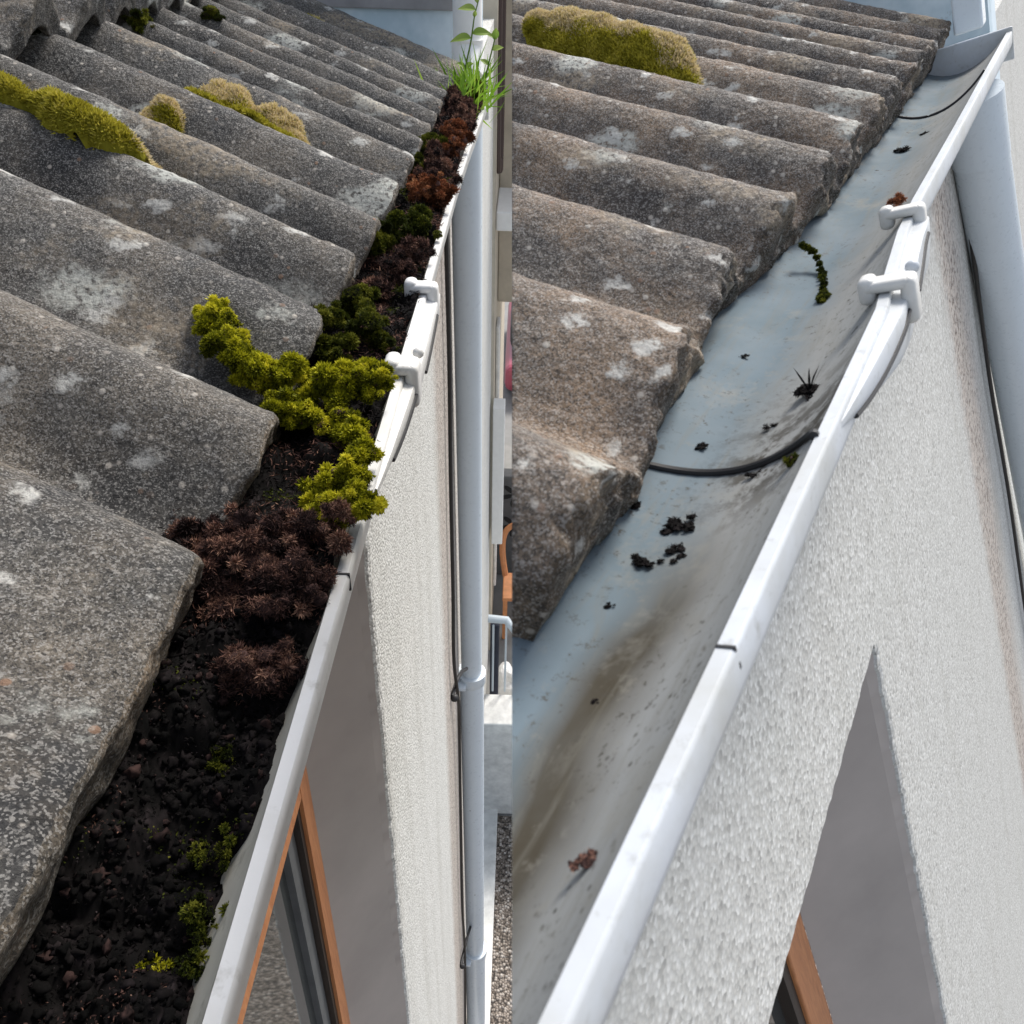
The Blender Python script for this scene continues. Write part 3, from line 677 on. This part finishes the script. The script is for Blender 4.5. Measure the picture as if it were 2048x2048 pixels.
# ------------------------------------------------------------------ what fills the choked gutter
R = np.random.default_rng(11)
ys = np.arange(-.1, 2.34, .0032); NQ = 60; q = np.linspace(0, 1, NQ)
xl = np.interp(ys, [p[1] for p in pathA], [p[0] for p in pathA])
lev = np.interp(ys, [-.1, .12, .25, .36, .42, .52, .6, .75, .95, 1.3, 2.34], [-.408, -.405, -.396, -.376, -.362, -.376, -.368, -.372, -.366, -.356, -.352])
V = np.zeros((len(ys), NQ, 3))
V[:, :, 0] = (xl - .002)[:, None] - (WA - .006) * q[None, :]; V[:, :, 1] = ys[:, None]
hh = lev[:, None] + np.interp(ys, [.30, .40], [.034, .012])[:, None] * q[None, :] ** 2 + np.interp(ys, [.2, .4], [.017, .012])[:, None] * fbm(np.stack([V[:, :, 0] * 26, V[:, :, 1] * 26, V[:, :, 1] * 0], 2), 4) + .0055 * np.abs(fbm(np.stack([V[:, :, 0] * 75, V[:, :, 1] * 75, V[:, :, 1] * 0], 2), 4))
qq = np.clip((.002 + (WA - .006) * q) / WA, 0, 1); inside = (-DA * np.sin(np.arccos(np.clip(1 - 2 * qq, -1, 1))) ** 1.9)[None, :] - .36 + .0006
V[:, :, 2] = np.maximum(hh, inside - .006)
n0 = np.clip(.35 + .5 * vnoise(V.reshape(-1, 3) * 90) + R.normal(size=V.shape[0] * NQ) * .15, 0, 1)
G = [(V.reshape(-1, 3), gridF(len(ys), NQ), MT['soil'], n0)]
idx = R.integers(0, len(ys) * NQ, 110000); B = V.reshape(-1, 3)[idx] + R.normal(size=(110000, 3)) * .0016; keep = B[:, 2] > (np.broadcast_to(inside, hh.shape).ravel()[idx] + .001)
B = B[keep]; kind = vnoise(B * A(30, 30, 0) + 3) + .35 * vnoise(B * 120); brown = kind > np.interp(B[:, 1], [.30, .36, .6, 1.2], [.42, -.15, .0, -.25]); green = (vnoise(B * A(38, 38, 0) + 31) > .42) & ~brown
for msk, mm, ln, wv_, mean in ((brown, 'peat', .0042, .0006, .48), (green, 'olive', .0034, .0009, .45), (~brown & ~green, 'soil', .0042, .0007, .55)):
    b_ = B[msk]; D = R.normal(size=b_.shape) * A(1, 1, .45) + A(0, 0, .15)
    Vb, Fb = blades(b_, D, ln * (.5 + R.random(len(b_))) * np.interp(b_[:, 1], [.3, .4, 1.5], [.38, .8, 1.9]), wv_ * np.interp(b_[:, 1], [.3, 1.5], [1, 2.2]), R, .9)
    G.append((Vb, Fb, MT[mm], np.repeat(np.clip(mean + .22 * vnoise(b_ * 150) + .2 * R.normal(size=len(b_)), 0, 1), 5)))
for _ in range(2600):
    y_ = R.uniform(-.02, .44); x_ = -.118 - WA * R.uniform(.10, .82); j = int(np.clip((y_ + .1) / .0032, 0, len(ys) - 1)); i_ = int(np.clip((-.120 - x_) / (WA - .006) * (NQ - 1), 0, NQ - 1)); p_ = V[j, i_]
    if hh[j, i_] < inside[0, i_] + .001: continue
    r_ = .0008 + .0026 * R.random() ** 2.5; Vc, Fc, dc = blob(p_ + A(0, 0, r_ * .3), r_, R, tuple(.6 + .8 * R.random(3)), 2, .8, 6)
    pt_ = R.random() < .16; G.append((Vc, Fc, MT['peat' if pt_ else 'soil'], np.clip(R.uniform(.0, .22 if pt_ else .7) + .10 * R.normal(size=len(Vc)), 0, .45 if pt_ else 1)))
build("gutter_silt", G, PA, None, "black fibrous silt filling the bottom of the choked gutter", "silt", kind="stuff", smooth=True)

clump("moss_clump", PA, [(-.279, .703, -.300, .015), (-.268, .690, -.306, .015), (-.256, .668, -.313, .015), (-.262, .690, -.318, .014), (-.246, .655, -.322, .013), (-.234, .648, -.328, .014), (-.222, .655, -.333, .016), (-.243, .672, -.332, .015), (-.210, .652, -.334, .019), (-.186, .605, -.345, .019), (-.164, .648, -.342, .020), (-.140, .660, -.340, .017), (-.124, .655, -.338, .014), (-.205, .625, -.350, .018), (-.150, .600, -.36, .020)],
      'lime', 'peat', "long lime-green feathery moss spilling from between two tiles towards the white bracket", "moss", 300, .0085, 6, "moss clumps in the choked gutter", seed=21)
clump("moss_clump", PA, [(-.121, .545, -.345, .011), (-.132, .527, -.352, .015), (-.146, .514, -.360, .014)], 'lime', 'peat', "small bright green moss tuft on the lip between white bracket and brown mound", "moss", 320, .0085, 6, "moss clumps in the choked gutter", seed=22)
clump("moss_clump", PA, [(-.108, .478, -.342, .013), (-.124, .472, -.346, .013), (-.142, .458, -.352, .012), (-.156, .441, -.356, .010), (-.178, .433, -.358, .010)], 'lime', 'peat', "bright green moss ridge hanging over the white lip on top of the brown mound", "moss", 330, .0085, 6, "moss clumps in the choked gutter", seed=23)
clump("moss_clump", PA, lift([(-.194, .818, -.362, .018), (-.177, .868, -.362, .021), (-.186, .757, -.366, .016), (-.156, .80, -.366, .021)]), 'olive', 'soil', "dark olive moss hummocks in the gutter just beyond the lime moss", "moss", 300, .0085, 6, "moss clumps in the choked gutter", seed=24)
clump("moss_clump", PA, lift([(-.150, .98, -.366, .022), (-.170, .93, -.37, .02), (-.138, 1.03, -.358, .018)]), 'peat', 'soil', "dull brown tangle of dead moss behind the far bracket clip", "moss", 260, .010, 4, "moss clumps in the choked gutter", seed=25, wd=.16)
clump("moss_clump", PA, lift([(-.172, 1.085, -.360, .026), (-.140, 1.135, -.358, .020), (-.190, 1.06, -.366, .02)]), 'olive', 'soil', "mid-green moss clump below the tiles, nearer than the rusty-red moss", "moss", 260, .010, 6, "moss clumps in the choked gutter", seed=26)
clump("moss_clump", PA, lift([(-.134, 1.265, -.345, .027), (-.150, 1.30, -.35, .022)]), 'rust', 'peat', "rusty-red round moss lump against the gutter lip", "moss", 380, .009, 5, "moss clumps in the choked gutter", seed=27, wd=.2)
clump("moss_clump", PA, lift([(-.165, 1.36, -.356, .024), (-.137, 1.45, -.352, .024), (-.155, 1.5, -.35, .022)]), 'peat', 'soil', "purplish brown dead moss between the two rusty lumps", "moss", 260, .011, 4, "moss clumps in the choked gutter", seed=28, wd=.16)
clump("moss_clump", PA, lift([(-.172, 1.60, -.352, .028), (-.178, 1.47, -.36, .022)]), 'olive', 'soil', "shaded green moss tucked under the tile ends beside the farther rusty moss", "moss", 240, .011, 6, "moss clumps in the choked gutter", seed=29)
clump("moss_clump", PA, lift([(-.128, 1.65, -.340, .026), (-.145, 1.59, -.350, .022)]), 'rust', 'peat', "farther rusty-orange moss lump peaking above the gutter lip", "moss", 380, .010, 5, "moss clumps in the choked gutter", seed=30, wd=.2)
clump("moss_clump", PA, lift([(-.134, 1.90, -.345, .030), (-.155, 1.99, -.35, .026), (-.128, 1.80, -.358, .022)]), 'peat', 'soil', "grey-brown dead moss just in front of the green grass", "moss", 260, .012, 4, "moss clumps in the choked gutter", seed=31, wd=.16)
# dead-moss mounds
clump("dead_moss_mound", PA, [(-.214, .440, -.350, .014), (-.188, .436, -.347, .021), (-.158, .444, -.345, .022), (-.134, .452, -.346, .018), (-.190, .398, -.358, .024), (-.156, .400, -.350, .026), (-.131, .402, -.353, .016), (-.172, .415, -.346, .020)], 'peat', 'peat', "big dark brown mound of dead moss heaped to the lip before the green ridge", "dead moss", 520, .008, 4, "dead moss mounds", seed=41, wd=.14)
clump("dead_moss_mound", PA, [(-.156, .342, -.372, .022), (-.136, .340, -.368, .014), (-.188, .352, -.378, .019), (-.172, .335, -.380, .016)], 'peat', 'peat', "smaller reddish-brown mound of dead moss nearest the camera", "dead moss", 520, .008, 4, "dead moss mounds", seed=42, wd=.14)
k = 0
for (x, y, z, r, m, t) in [(-.2059, .308, -.398, .020, 'soil', "black"), (-.1686, .262, -.412, .018, 'soil', "black"), (-.205, .215, -.412, .020, 'soil', "black"), (-.165, .195, -.414, .018, 'soil', "black")]:
    k += 1
    clump("silt_lump", PA, [(x, y, z, r)], m, 'soil', "black matted silt lump in the shaded near end of the choked gutter", "silt", 700, .007, 4, "black silt lumps", seed=50 + k, wd=.16)
for (x, y, z, r, m, t) in [(-.1590, .290, -.388, .0075, 'olive', "olive moss tuft highest up the bare inner side of the choked gutter"), (-.1470, .232, -.388, .007, 'olive', "olive moss tuft partway down the bare inner side, between two others"),
                           (-.1420, .199, -.390, .0075, 'olive', "yellowish olive moss tuft on the inner side above the two bright specks"), (-.160, .176, -.396, .0045, 'lime', "upper of two bright yellow moss specks on black silt"),
                           (-.157, .166, -.396, .0045, 'lime', "lower of two bright yellow moss specks on black silt"), (-.1386, .176, -.388, .0045, 'olive', "small ochre moss tuft by the bottom of the gutter's bare inner side")]:
    k += 1; clump("moss_tuft", PA, [(x, y, z, r)], m, 'soil', t, "moss", 420, .0040, 5, "moss tufts on the black silt", seed=60 + k, wd=.35, sub=7, loose=1.5)
for (x, y, dz, r, t) in [(-.716, 1.335, .0, .022, "ochre moss tuft in the dark gap under the nearest upper tile"), (-.668, 1.62, .0, .018, "brown-green moss tuft in the second dark gap under the upper tiles"), (-.624, 1.865, .0, .018, "small green moss tuft wedged under a farther upper tile")]:
    k += 1; clump("moss_tuft", PA, [(x, y, float(surf_z(y, x, YA, xA, **TA)) + .004, r)], 'olive', 'peat', t, "moss", 260, .009, 5, "moss tufts under the upper tiles", seed=80 + k)

# ---- cushions of moss on the tiles
def cushion(place, parts, T_, Yc, xe, label, group, seed, nb, bl, dirv):
    R = np.random.default_rng(seed); d = nrm(A(*dirv)); G = []
    for (p0, p1, wd, H) in parts:
        p0, p1 = A(*p0), A(*p1); c = (p0 + p1) / 2; La = np.linalg.norm(p1 - p0) / 2; ax = (p1 - p0) / (2 * La); bx = np.array([-ax[1], ax[0]])
        gu, gv = np.linspace(-1, 1, 70), np.linspace(-1, 1, 40)
        U, Wv = np.meshgrid(gu, gv, indexing='ij')
        rr = 1 - np.abs(U) ** 2.6 - Wv ** 2; th_ = np.arctan2(Wv, U); rr = rr + (.22 * vnoise(np.stack([np.cos(th_) * 3.1, np.sin(th_) * 3.1, U * 0 + seed], 2)) + .16 * vnoise(np.stack([np.cos(th_) * 9, np.sin(th_) * 9, U * 0 + seed], 2))) * (1 - rr)
        h = H * np.sqrt(np.maximum(rr, 0)) ** 0.9
        X = c[0] + U * La * ax[0] + Wv * wd * bx[0]; Y = c[1] + U * La * ax[1] + Wv * wd * bx[1]
        s = np.random.default_rng(seed).random() * 40
        h = h * (1 + .20 * fbm(np.stack([X * 15, Y * 15, X * 0 + s], 2), 2) + .13 * fbm(np.stack([X * 60, Y * 60, X * 0 + s], 2), 2))
        zs = surf_z(Y, X, Yc, xe, **T_); Z = zs - .004 + h; Z[rr <= 0] = (zs - .02)[rr <= 0]
        P = np.stack([X, Y, Z], 2)
        G.append((P.reshape(-1, 3), gridF(70, 40), MT['cush'], np.full(70 * 40, .18)))
        n = nb
        a = R.random((n * 2, 2)) * 2 - 1; a = a[(1 - np.abs(a[:, 0]) ** 2.6 - a[:, 1] ** 2) > .01][:n]
        i = np.clip(((a[:, 0] + 1) / 2 * 69), 0, 68.99); j = np.clip(((a[:, 1] + 1) / 2 * 39), 0, 38.99); ii, jj = i.astype(int), j.astype(int)
        fi, fj = (i - ii)[:, None], (j - jj)[:, None]
        B = P[ii, jj] * (1 - fi) * (1 - fj) + P[ii + 1, jj] * fi * (1 - fj) + P[ii, jj + 1] * (1 - fi) * fj + P[ii + 1, jj + 1] * fi * fj
        gx = P[ii + 1, jj] - P[ii, jj]; gy = P[ii, jj + 1] - P[ii, jj]; N = nrm(np.cross(gx, gy)); N[N[:, 2] < 0] *= -1
        v = np.clip(.34 + .16 * vnoise(B * 70) + R.normal(size=len(B)) * .10, 0, .62)
        far = (a[:, 1] * (1 if bx[1] > 0 else -1)); tan_ = (far + .5 * vnoise(B * 30 + 3) + .25 * a[:, 0] ** 2) > -.14 + .42 * R.random(len(B))
        v[tan_] = .66 + .30 * R.random(tan_.sum())
        Vb, Fb = blades(B - N * .003, N + R.normal(size=N.shape) * .35, bl * (.6 + .8 * R.random(len(B))), bl * .28, R, .4)
        vb = np.repeat(v, 5).reshape(-1, 5); vb = np.clip(vb + A(-.16, -.16, 0, 0, .05), 0, 1)
        G.append((Vb, Fb, MT['cush'], vb.ravel()))
    return build("moss_cushion", G, place, None, label, "moss", group, smooth=False)
cg = "moss cushions on the mossy roof"
dA = (-.92, .25, .29)
cushion(PA, [((-.70, 1.085), (-.535, 1.045), .056, .044), ((-.565, 1.045), (-.428, 1.003), .054, .045)], TA, YA, xA, "largest two-lobed olive moss cushion with tan crest, nearest on the mossy roof", cg, 3, 15000, .0075, dA)
cushion(PA, [((-.545, 1.232), (-.487, 1.220), .022, .026), ((-.530, 1.245), (-.478, 1.235), .022, .026)], TA, YA, xA, "smallest rounded olive moss cushion between the two long ones", cg, 4, 5000, .007, dA)
cushion(PA, [((-.525, 1.385), (-.415, 1.372), .052, .044), ((-.455, 1.370), (-.335, 1.332), .054, .042)], TA, YA, xA, "long olive moss cushion with tan crest, farther up the mossy roof than the two-lobed one", cg, 5, 14000, .008, dA)
cushion(PA, [((-.575, 2.40), (-.515, 2.38), .040, .040)], TA, YA, xA, "tiny bright moss cushion at the far edge of the mossy roof by the blue wall", cg, 6, 1500, .012, dA)

# ---- plants at the far gutter end
R = np.random.default_rng(9); n = 190
B = np.stack([-.140 + .026 * R.normal(size=n), 2.20 + .08 * R.normal(size=n), np.full(n, -.365)], 1)
D = R.normal(size=(n, 3)) * .55 + A(.25, -.05, 1); V, F = blades(B, D, .05 + .075 * R.random(n), .0055, R, .55)
build("grass_tuft", [(V, F, MT['grass'], np.repeat(np.clip(R.random(n), 0, 1), 5))], PA, None, "bright green grass tuft growing from the far end of the choked gutter", "grass tuft", smooth=False)
clump("moss_clump", PA, [(-.150, 2.12, -.352, .030), (-.135, 2.2, -.350, .028)], 'olive', 'soil', "green moss at the foot of the grass tuft", "moss", 200, .013, 6, "moss clumps in the choked gutter", seed=91)
def leafy(path, leaves, lab, seed):
    R = np.random.default_rng(seed); P = smoothpath(path, 24)
    root = empty("weed", PA, path[0], lab, "weed", "weeds at the gutter end")
    V, F = tube(P, np.linspace(.0028, .0014, 24), 6); build("stem", [(V, F, MT['leaf'], np.full(len(V), .2))], PA, root)
    for (t, dx, dy, dz, L) in leaves:
        L *= .72
        p = P[int(t * 23)]; d = nrm(A(dx, dy, dz)); s = nrm(np.cross(d, A(.2, -.6, .75))); nn = np.cross(s, d)
        st = np.linspace(0, 1, 9); wd = np.sin(np.pi * st ** .8) * L * .25; V = []
        for q_, w_ in zip(st, wd):
            c = p + d * L * q_ - A(0, 0, 1) * L * .25 * q_ ** 2
            V += [c - s * w_ + nn * w_ * .35, c, c + s * w_ + nn * w_ * .35]
        build("leaf", [(np.array(V), gridF(9, 3), MT['leaf'], np.clip(np.repeat(.4 + .5 * st, 3) + R.normal() * .15, 0, 1))], PA, root)
leafy([(-.158, 2.26, -.36), (-.150, 2.27, -.30), (-.136, 2.28, -.24), (-.128, 2.29, -.19), (-.118, 2.30, -.155)],
      [(.55, -.9, .1, .05, .075), (.58, 1, .1, .25, .070), (.75, .1, -.3, .9, .03), (.86, -1, .1, .25, .065), (.93, -.25, -.2, .9, .05), (1.0, 1, .2, .5, .05), (.3, .6, -.2, .5, .04), (.28, -.7, -.1, .5, .04)], "tall leafy weed standing against the thick white rainwater pipe", 5)
leafy([(-.112, 2.22, -.36), (-.098, 2.24, -.31), (-.085, 2.25, -.26), (-.075, 2.26, -.225)],
      [(.5, -.6, .1, .5, .04), (.7, .8, .1, .4, .045), (.9, .1, -.1, 1, .05), (.95, -.8, 0, .5, .035)], "shorter leafy weed to the right of the grass, in front of the tan wall", 6)
V, F = tube([(-.155, 2.24, -.33), (-.19, 2.28, -.265), (-.20, 2.30, -.262)], .002, 5)

# ================================================================== second roof: the same eaves with the gutter cleaned
houseB = empty("terraced_house", PB, (-.214, 1.5, -2.9), "pebbledashed house under dry grey-brown tiles, its gutter rinsed clean", "house", "pebbledashed houses with tiled roofs")
course(PB, "tile_course", houseB, YB, xB, TB['ze'], TB['amp'], .034, 28.5, 0, 1.35, 0.12, 2.52, MT['tileB'], MT['endB'], .25, kap=.50, dy=.0035, seed=8, du=.010, rag=.0065)
wallB = wallmesh(PB, "wall", houseB, -.278, -.05, 0, 7.5, -4.4, -.352, -.861, lambda z: .948, MT['wallB'], MT['reveal'], -.431, 5.0, .159)
winB = empty("window", PB, (-.33, .3, -2.0), None, None); winB.parent = houseB; winB.location = Vector(ORG[winB.name] - ORG[houseB.name])
bar("window_frame", PB, winB, -.50, -.429, .709, .787, -2.8, -.865, 'wood'); bar("gasket", PB, winB, -.50, -.437, .686, .709, -2.8, -.865, 'gasket', 0)
bar("glass_pane", PB, winB, -.47, -.460, -.1, .69, -2.8, -.865, 'glass', 0)
pathB = [(-.1692, -.1, -.285), (-.1695, .77, -.285), (-.177, .86, -.285), (-.186, 1.0, -.285), (-.188, 1.12, -.285), (-.1815, 1.5, -.285), (-.1755, 1.95, -.285), (-.1685, 2.40, -.285)]
pathB = [(p[0], p[1], p[2]) for p in pathB]
gutB = empty("roof_gutter", PB, (-.25, 1.0, -.35), "rinsed-out white plastic gutter with brown silt streak and black crumbs below dry tiles", "gutter", "half-round white gutters")
WB, DB = .206, .056
gutter(PB, gutB, pathB, WB, DB, .0105, 'chanB', 'upvcB', 1, 1.9, .030)
ub = sleeve(PB, gutB, pathB, WB, DB, .56, 1.08, .015, 'upvcB', "union_bracket", .060)
lip_clip(PB, ub, -.1665, .815, -.285, .022, .013, 'upvc', .021)
lip_clip(PB, ub, -.187, 1.055, -.285, .019, .011, 'upvc', .022)
V, F = ICO[2]; build("screw_head", [(V * .007 + A(-.152, .865, -.2835), F, MT['upvcB'])], PB, ub)
seal_line(PB, ub, pathB, .56, 1.08, .015, .060, .60, .80, .95, .15); seal_line(PB, ub, pathB, .56, 1.08, .015, .060, .90, 1.03, .45, .12)
a = np.linspace(.02, math.pi * .90, 40); zr = lambda k: np.where(np.cos(a) < -.2, np.minimum(-.285 - (DB - k) * np.sin(a) ** 1.9, -.285 - .034), -.285 - (DB - k) * np.sin(a) ** 1.9)
V, F = tube(np.stack([-.1695 - WB / 2 + (WB / 2 - .0008) * np.cos(a), .530 + .05 * np.sin(a), zr(.0008) + .0008], 1), .0036, 8); build("joint_seal", [(V, F, MT['seal'])], PB, gutB)
V, F = box(-.1695, -.1588, .3045, .3065, -.299, -.2842); build("joint", [(V, F, MT['seal'])], PB, gutB, smooth=False)
V, F = box(-.35, -.157, 2.39, 2.40, -.345, -.276, .003); build("end_stop", [(V, F, MT['upvcB'])], PB, gutB, smooth=False)
V, F = tube(np.stack([-.1755 - WB / 2 + (WB / 2 - .001) * np.cos(a), 1.95 + 0 * a, zr(.001) + .0006], 1), .003, 6); build("joint_seal", [(V, F, MT['seal'])], PB, gutB)
pipeB = empty("downpipe", PB, (-.16, 2.0, -2.0), "broad pale grey downpipe beside the rinsed gutter's outlet, cut by the photo's right edge", "downpipe", "pale grey downpipes")
V, F = tube([(-.2233, 2.165, -.356), (-.2233, 2.175, -.40), (-.2222, 2.21, -.50)], [.061, .061, .060], 28); build("spigot", [(V, F, MT['pipe'])], PB, pipeB)
downpipe(PB, pipeB, [(A(-.2227, 2.19, -.44), A(-.186, 4.02, -4.35), .058)], 'pipe')
cb = [(1.3 * p[0] + .004, 1.3 * p[1], 1.3 * p[2]) for p in [(-.206, 1.700, -.372), (-.206, 1.722, -.45), (-.206, 1.765, -.577), (-.206, 1.80, -.72), (-.206, 1.85, -.904), (-.206, 1.95, -1.14), (-.206, 2.03, -1.347), (-.206, 2.2, -1.887), (-.206, 2.35, -2.1), (-.206, 2.62, -2.9), (-.206, 2.8, -3.4)]]
V, F = tube(smoothpath(cb, 70), .0052, 8)
build("wall_cable", [(V, F, MT['cable'])], PB, None, "black cable slanting down the wall beside the broad downpipe by the rinsed gutter", "cable", "black cables beside the downpipes")
nbB = empty("neighbour_house", PB, (-.7, 3.0, -1.5), "blue-painted house wall behind the far end of the dry tiled roof", "house")
bar("wall", PB, nbB, -1.3, -.235, 2.80, 3.0, -1.2, .25, 'blue', 0)
bar("box_gutter_end", PB, None, -.285, -.222, 2.50, 2.58, -.272, .0, 'pipe', .006)
o = bpy.data.objects["box_gutter_end"]; o.name = "rainwater_pipe"; o["label"] = "square white rainwater pipe coming down beyond the far end of the rinsed gutter"; o["category"] = "downpipe"
cushion(PB, [((-.895, 1.605), (-.83, 1.600), .028, .028), ((-.865, 1.597), (-.70, 1.608), .050, .036), ((-.76, 1.600), (-.580, 1.582), .050, .035)], TB, YB, xB, "single long yellow-green moss cushion with pale crest on the dry roof", None, 13, 16000, .0085, (-1, 0, .5))

# ---- crumbs left in the rinsed gutter
def trough(x, xl=-.1695): 
    c = np.clip((x - (xl - WB / 2)) / (WB / 2), -1, 1); return -.285 - DB * np.sin(np.arccos(c)) ** 1.9
gb = "dark debris crumbs in the rinsed gutter"
for q_, (x, y, r, mm, lab) in enumerate([(-.290, .449, .0085, 'soil', "biggest black crumb with a pale flake, nearest the tile end"), (-.268, .462, .0075, 'soil', "black crumb with a thin tail, right of the biggest crumb"), (-.279, .499, .0105, 'soil', "wide flat black crumb just below the black joint ring"),
        (-.216, .687, .0125, 'soil', "spidery dark brown crumb with upright stalks beyond the ring"), (-.243, .650, .005, 'soil', "small dark smear just beyond the ring, left of the spidery crumb"), (-.302, .620, .005, 'soil', "small black crumb just beyond the ring near the tiles"),
        (-.315, .812, .0036, 'soil', "lone small black crumb below the second tile end"), (-.288, 1.69, .011, 'soil', "rounded black crumb far along, under the farthest rolls"), (-.266, 1.79, .007, 'soil', "small round black crumb farthest along the rinsed gutter"),
        (-.293, .396, .0034, 'soil', "small black crumb midway below the biggest crumb"), (-.262, .306, .0022, 'soil', "tiny black crumb on the bare plastic near the brown streak"), (-.195, .183, .006, 'peat', "reddish-brown crumb sticking to the lip side near the bottom"),
        (-.232, .562, .005, 'soil', "dark smear against the joint ring"), (-.318, .516, .0065, 'soil', "thin black wisp by the tile end above the biggest crumb")]):
    z = float(trough(x)) + r * .25; R = np.random.default_rng(200 + q_)
    G = []
    for _ in range(9):
        o = R.normal(size=3) * A(.62, .55, .06) * r; V, F, d = blob(A(x, y, z) + o, r * (.22 + .26 * R.random()), R, (1.2, 1.0, .35), 2, .7, 5); G.append((V, F, MT[mm], np.clip(.4 + .3 * R.normal(size=len(V)), 0, 1)))
        nb = 26; D = nrm(R.normal(size=(nb, 3))); Vb, Fb = blades(A(x, y, z) + o + D * r * .3 * A(1, 1, .5), D + R.normal(size=(nb, 3)) * .8, r * (.15 + .25 * R.random(nb)), r * .09, R, .9); G.append((Vb, Fb, MT[mm], np.repeat(R.random(nb), 5)))
    if r > .012: 
        Vb, Fb = blades(np.repeat(A(x, y, z)[None], 5, 0), A((-.6, .5, 1), (.3, .5, 1), (.5, .9, .9), (.1, .3, 1), (-.2, .8, .8)), A(.026, .024, .032, .02, .022), .0022, R, .3); G.append((Vb, Fb, MT[mm], np.full(25, .4)))
    build("debris_crumb", G, PB, None, "black crumb: " + lab if not lab.startswith(("big", "black", "wide", "spid", "small", "lone", "round", "tiny", "dark", "thin", "redd")) else lab + " in the rinsed gutter", "debris", gb, smooth=False)
P = smoothpath([(-.318, 1.10, -.306), (-.306, 1.10, -.318), (-.294, 1.075, float(trough(-.294)) + .003), (-.284, 1.04, float(trough(-.284)) + .003), (-.273, .99, float(trough(-.273)) + .003), (-.269, .968, float(trough(-.269)) + .003)], 16)
clump("moss_strand", PB, [(p[0], p[1], p[2], .0036 if q_ not in (13, 14, 15) else .0065) for q_, p in enumerate(P)], 'olive', 'soil', "thin dark moss strand trailing from a tile end into the rinsed gutter", "moss", 300, .005, 4, seed=301, wd=.27)
clump("moss_sprig", PB, [(-.190, .528, -.303, .0042)], 'olive', 'peat', "tiny green moss sprig on the lip side just below the joint ring", "moss", 260, .0055, 4, seed=302, wd=.3)
clump("moss_tuft", PB, [(-.200, 1.078, -.279, .010), (-.196, 1.085, -.272, .007)], 'rust', 'peat', "tan-brown moss tuft sitting on the far bracket clip", "moss", 300, .006, 4, seed=303, wd=.2)
print("objects", len(bpy.data.objects))
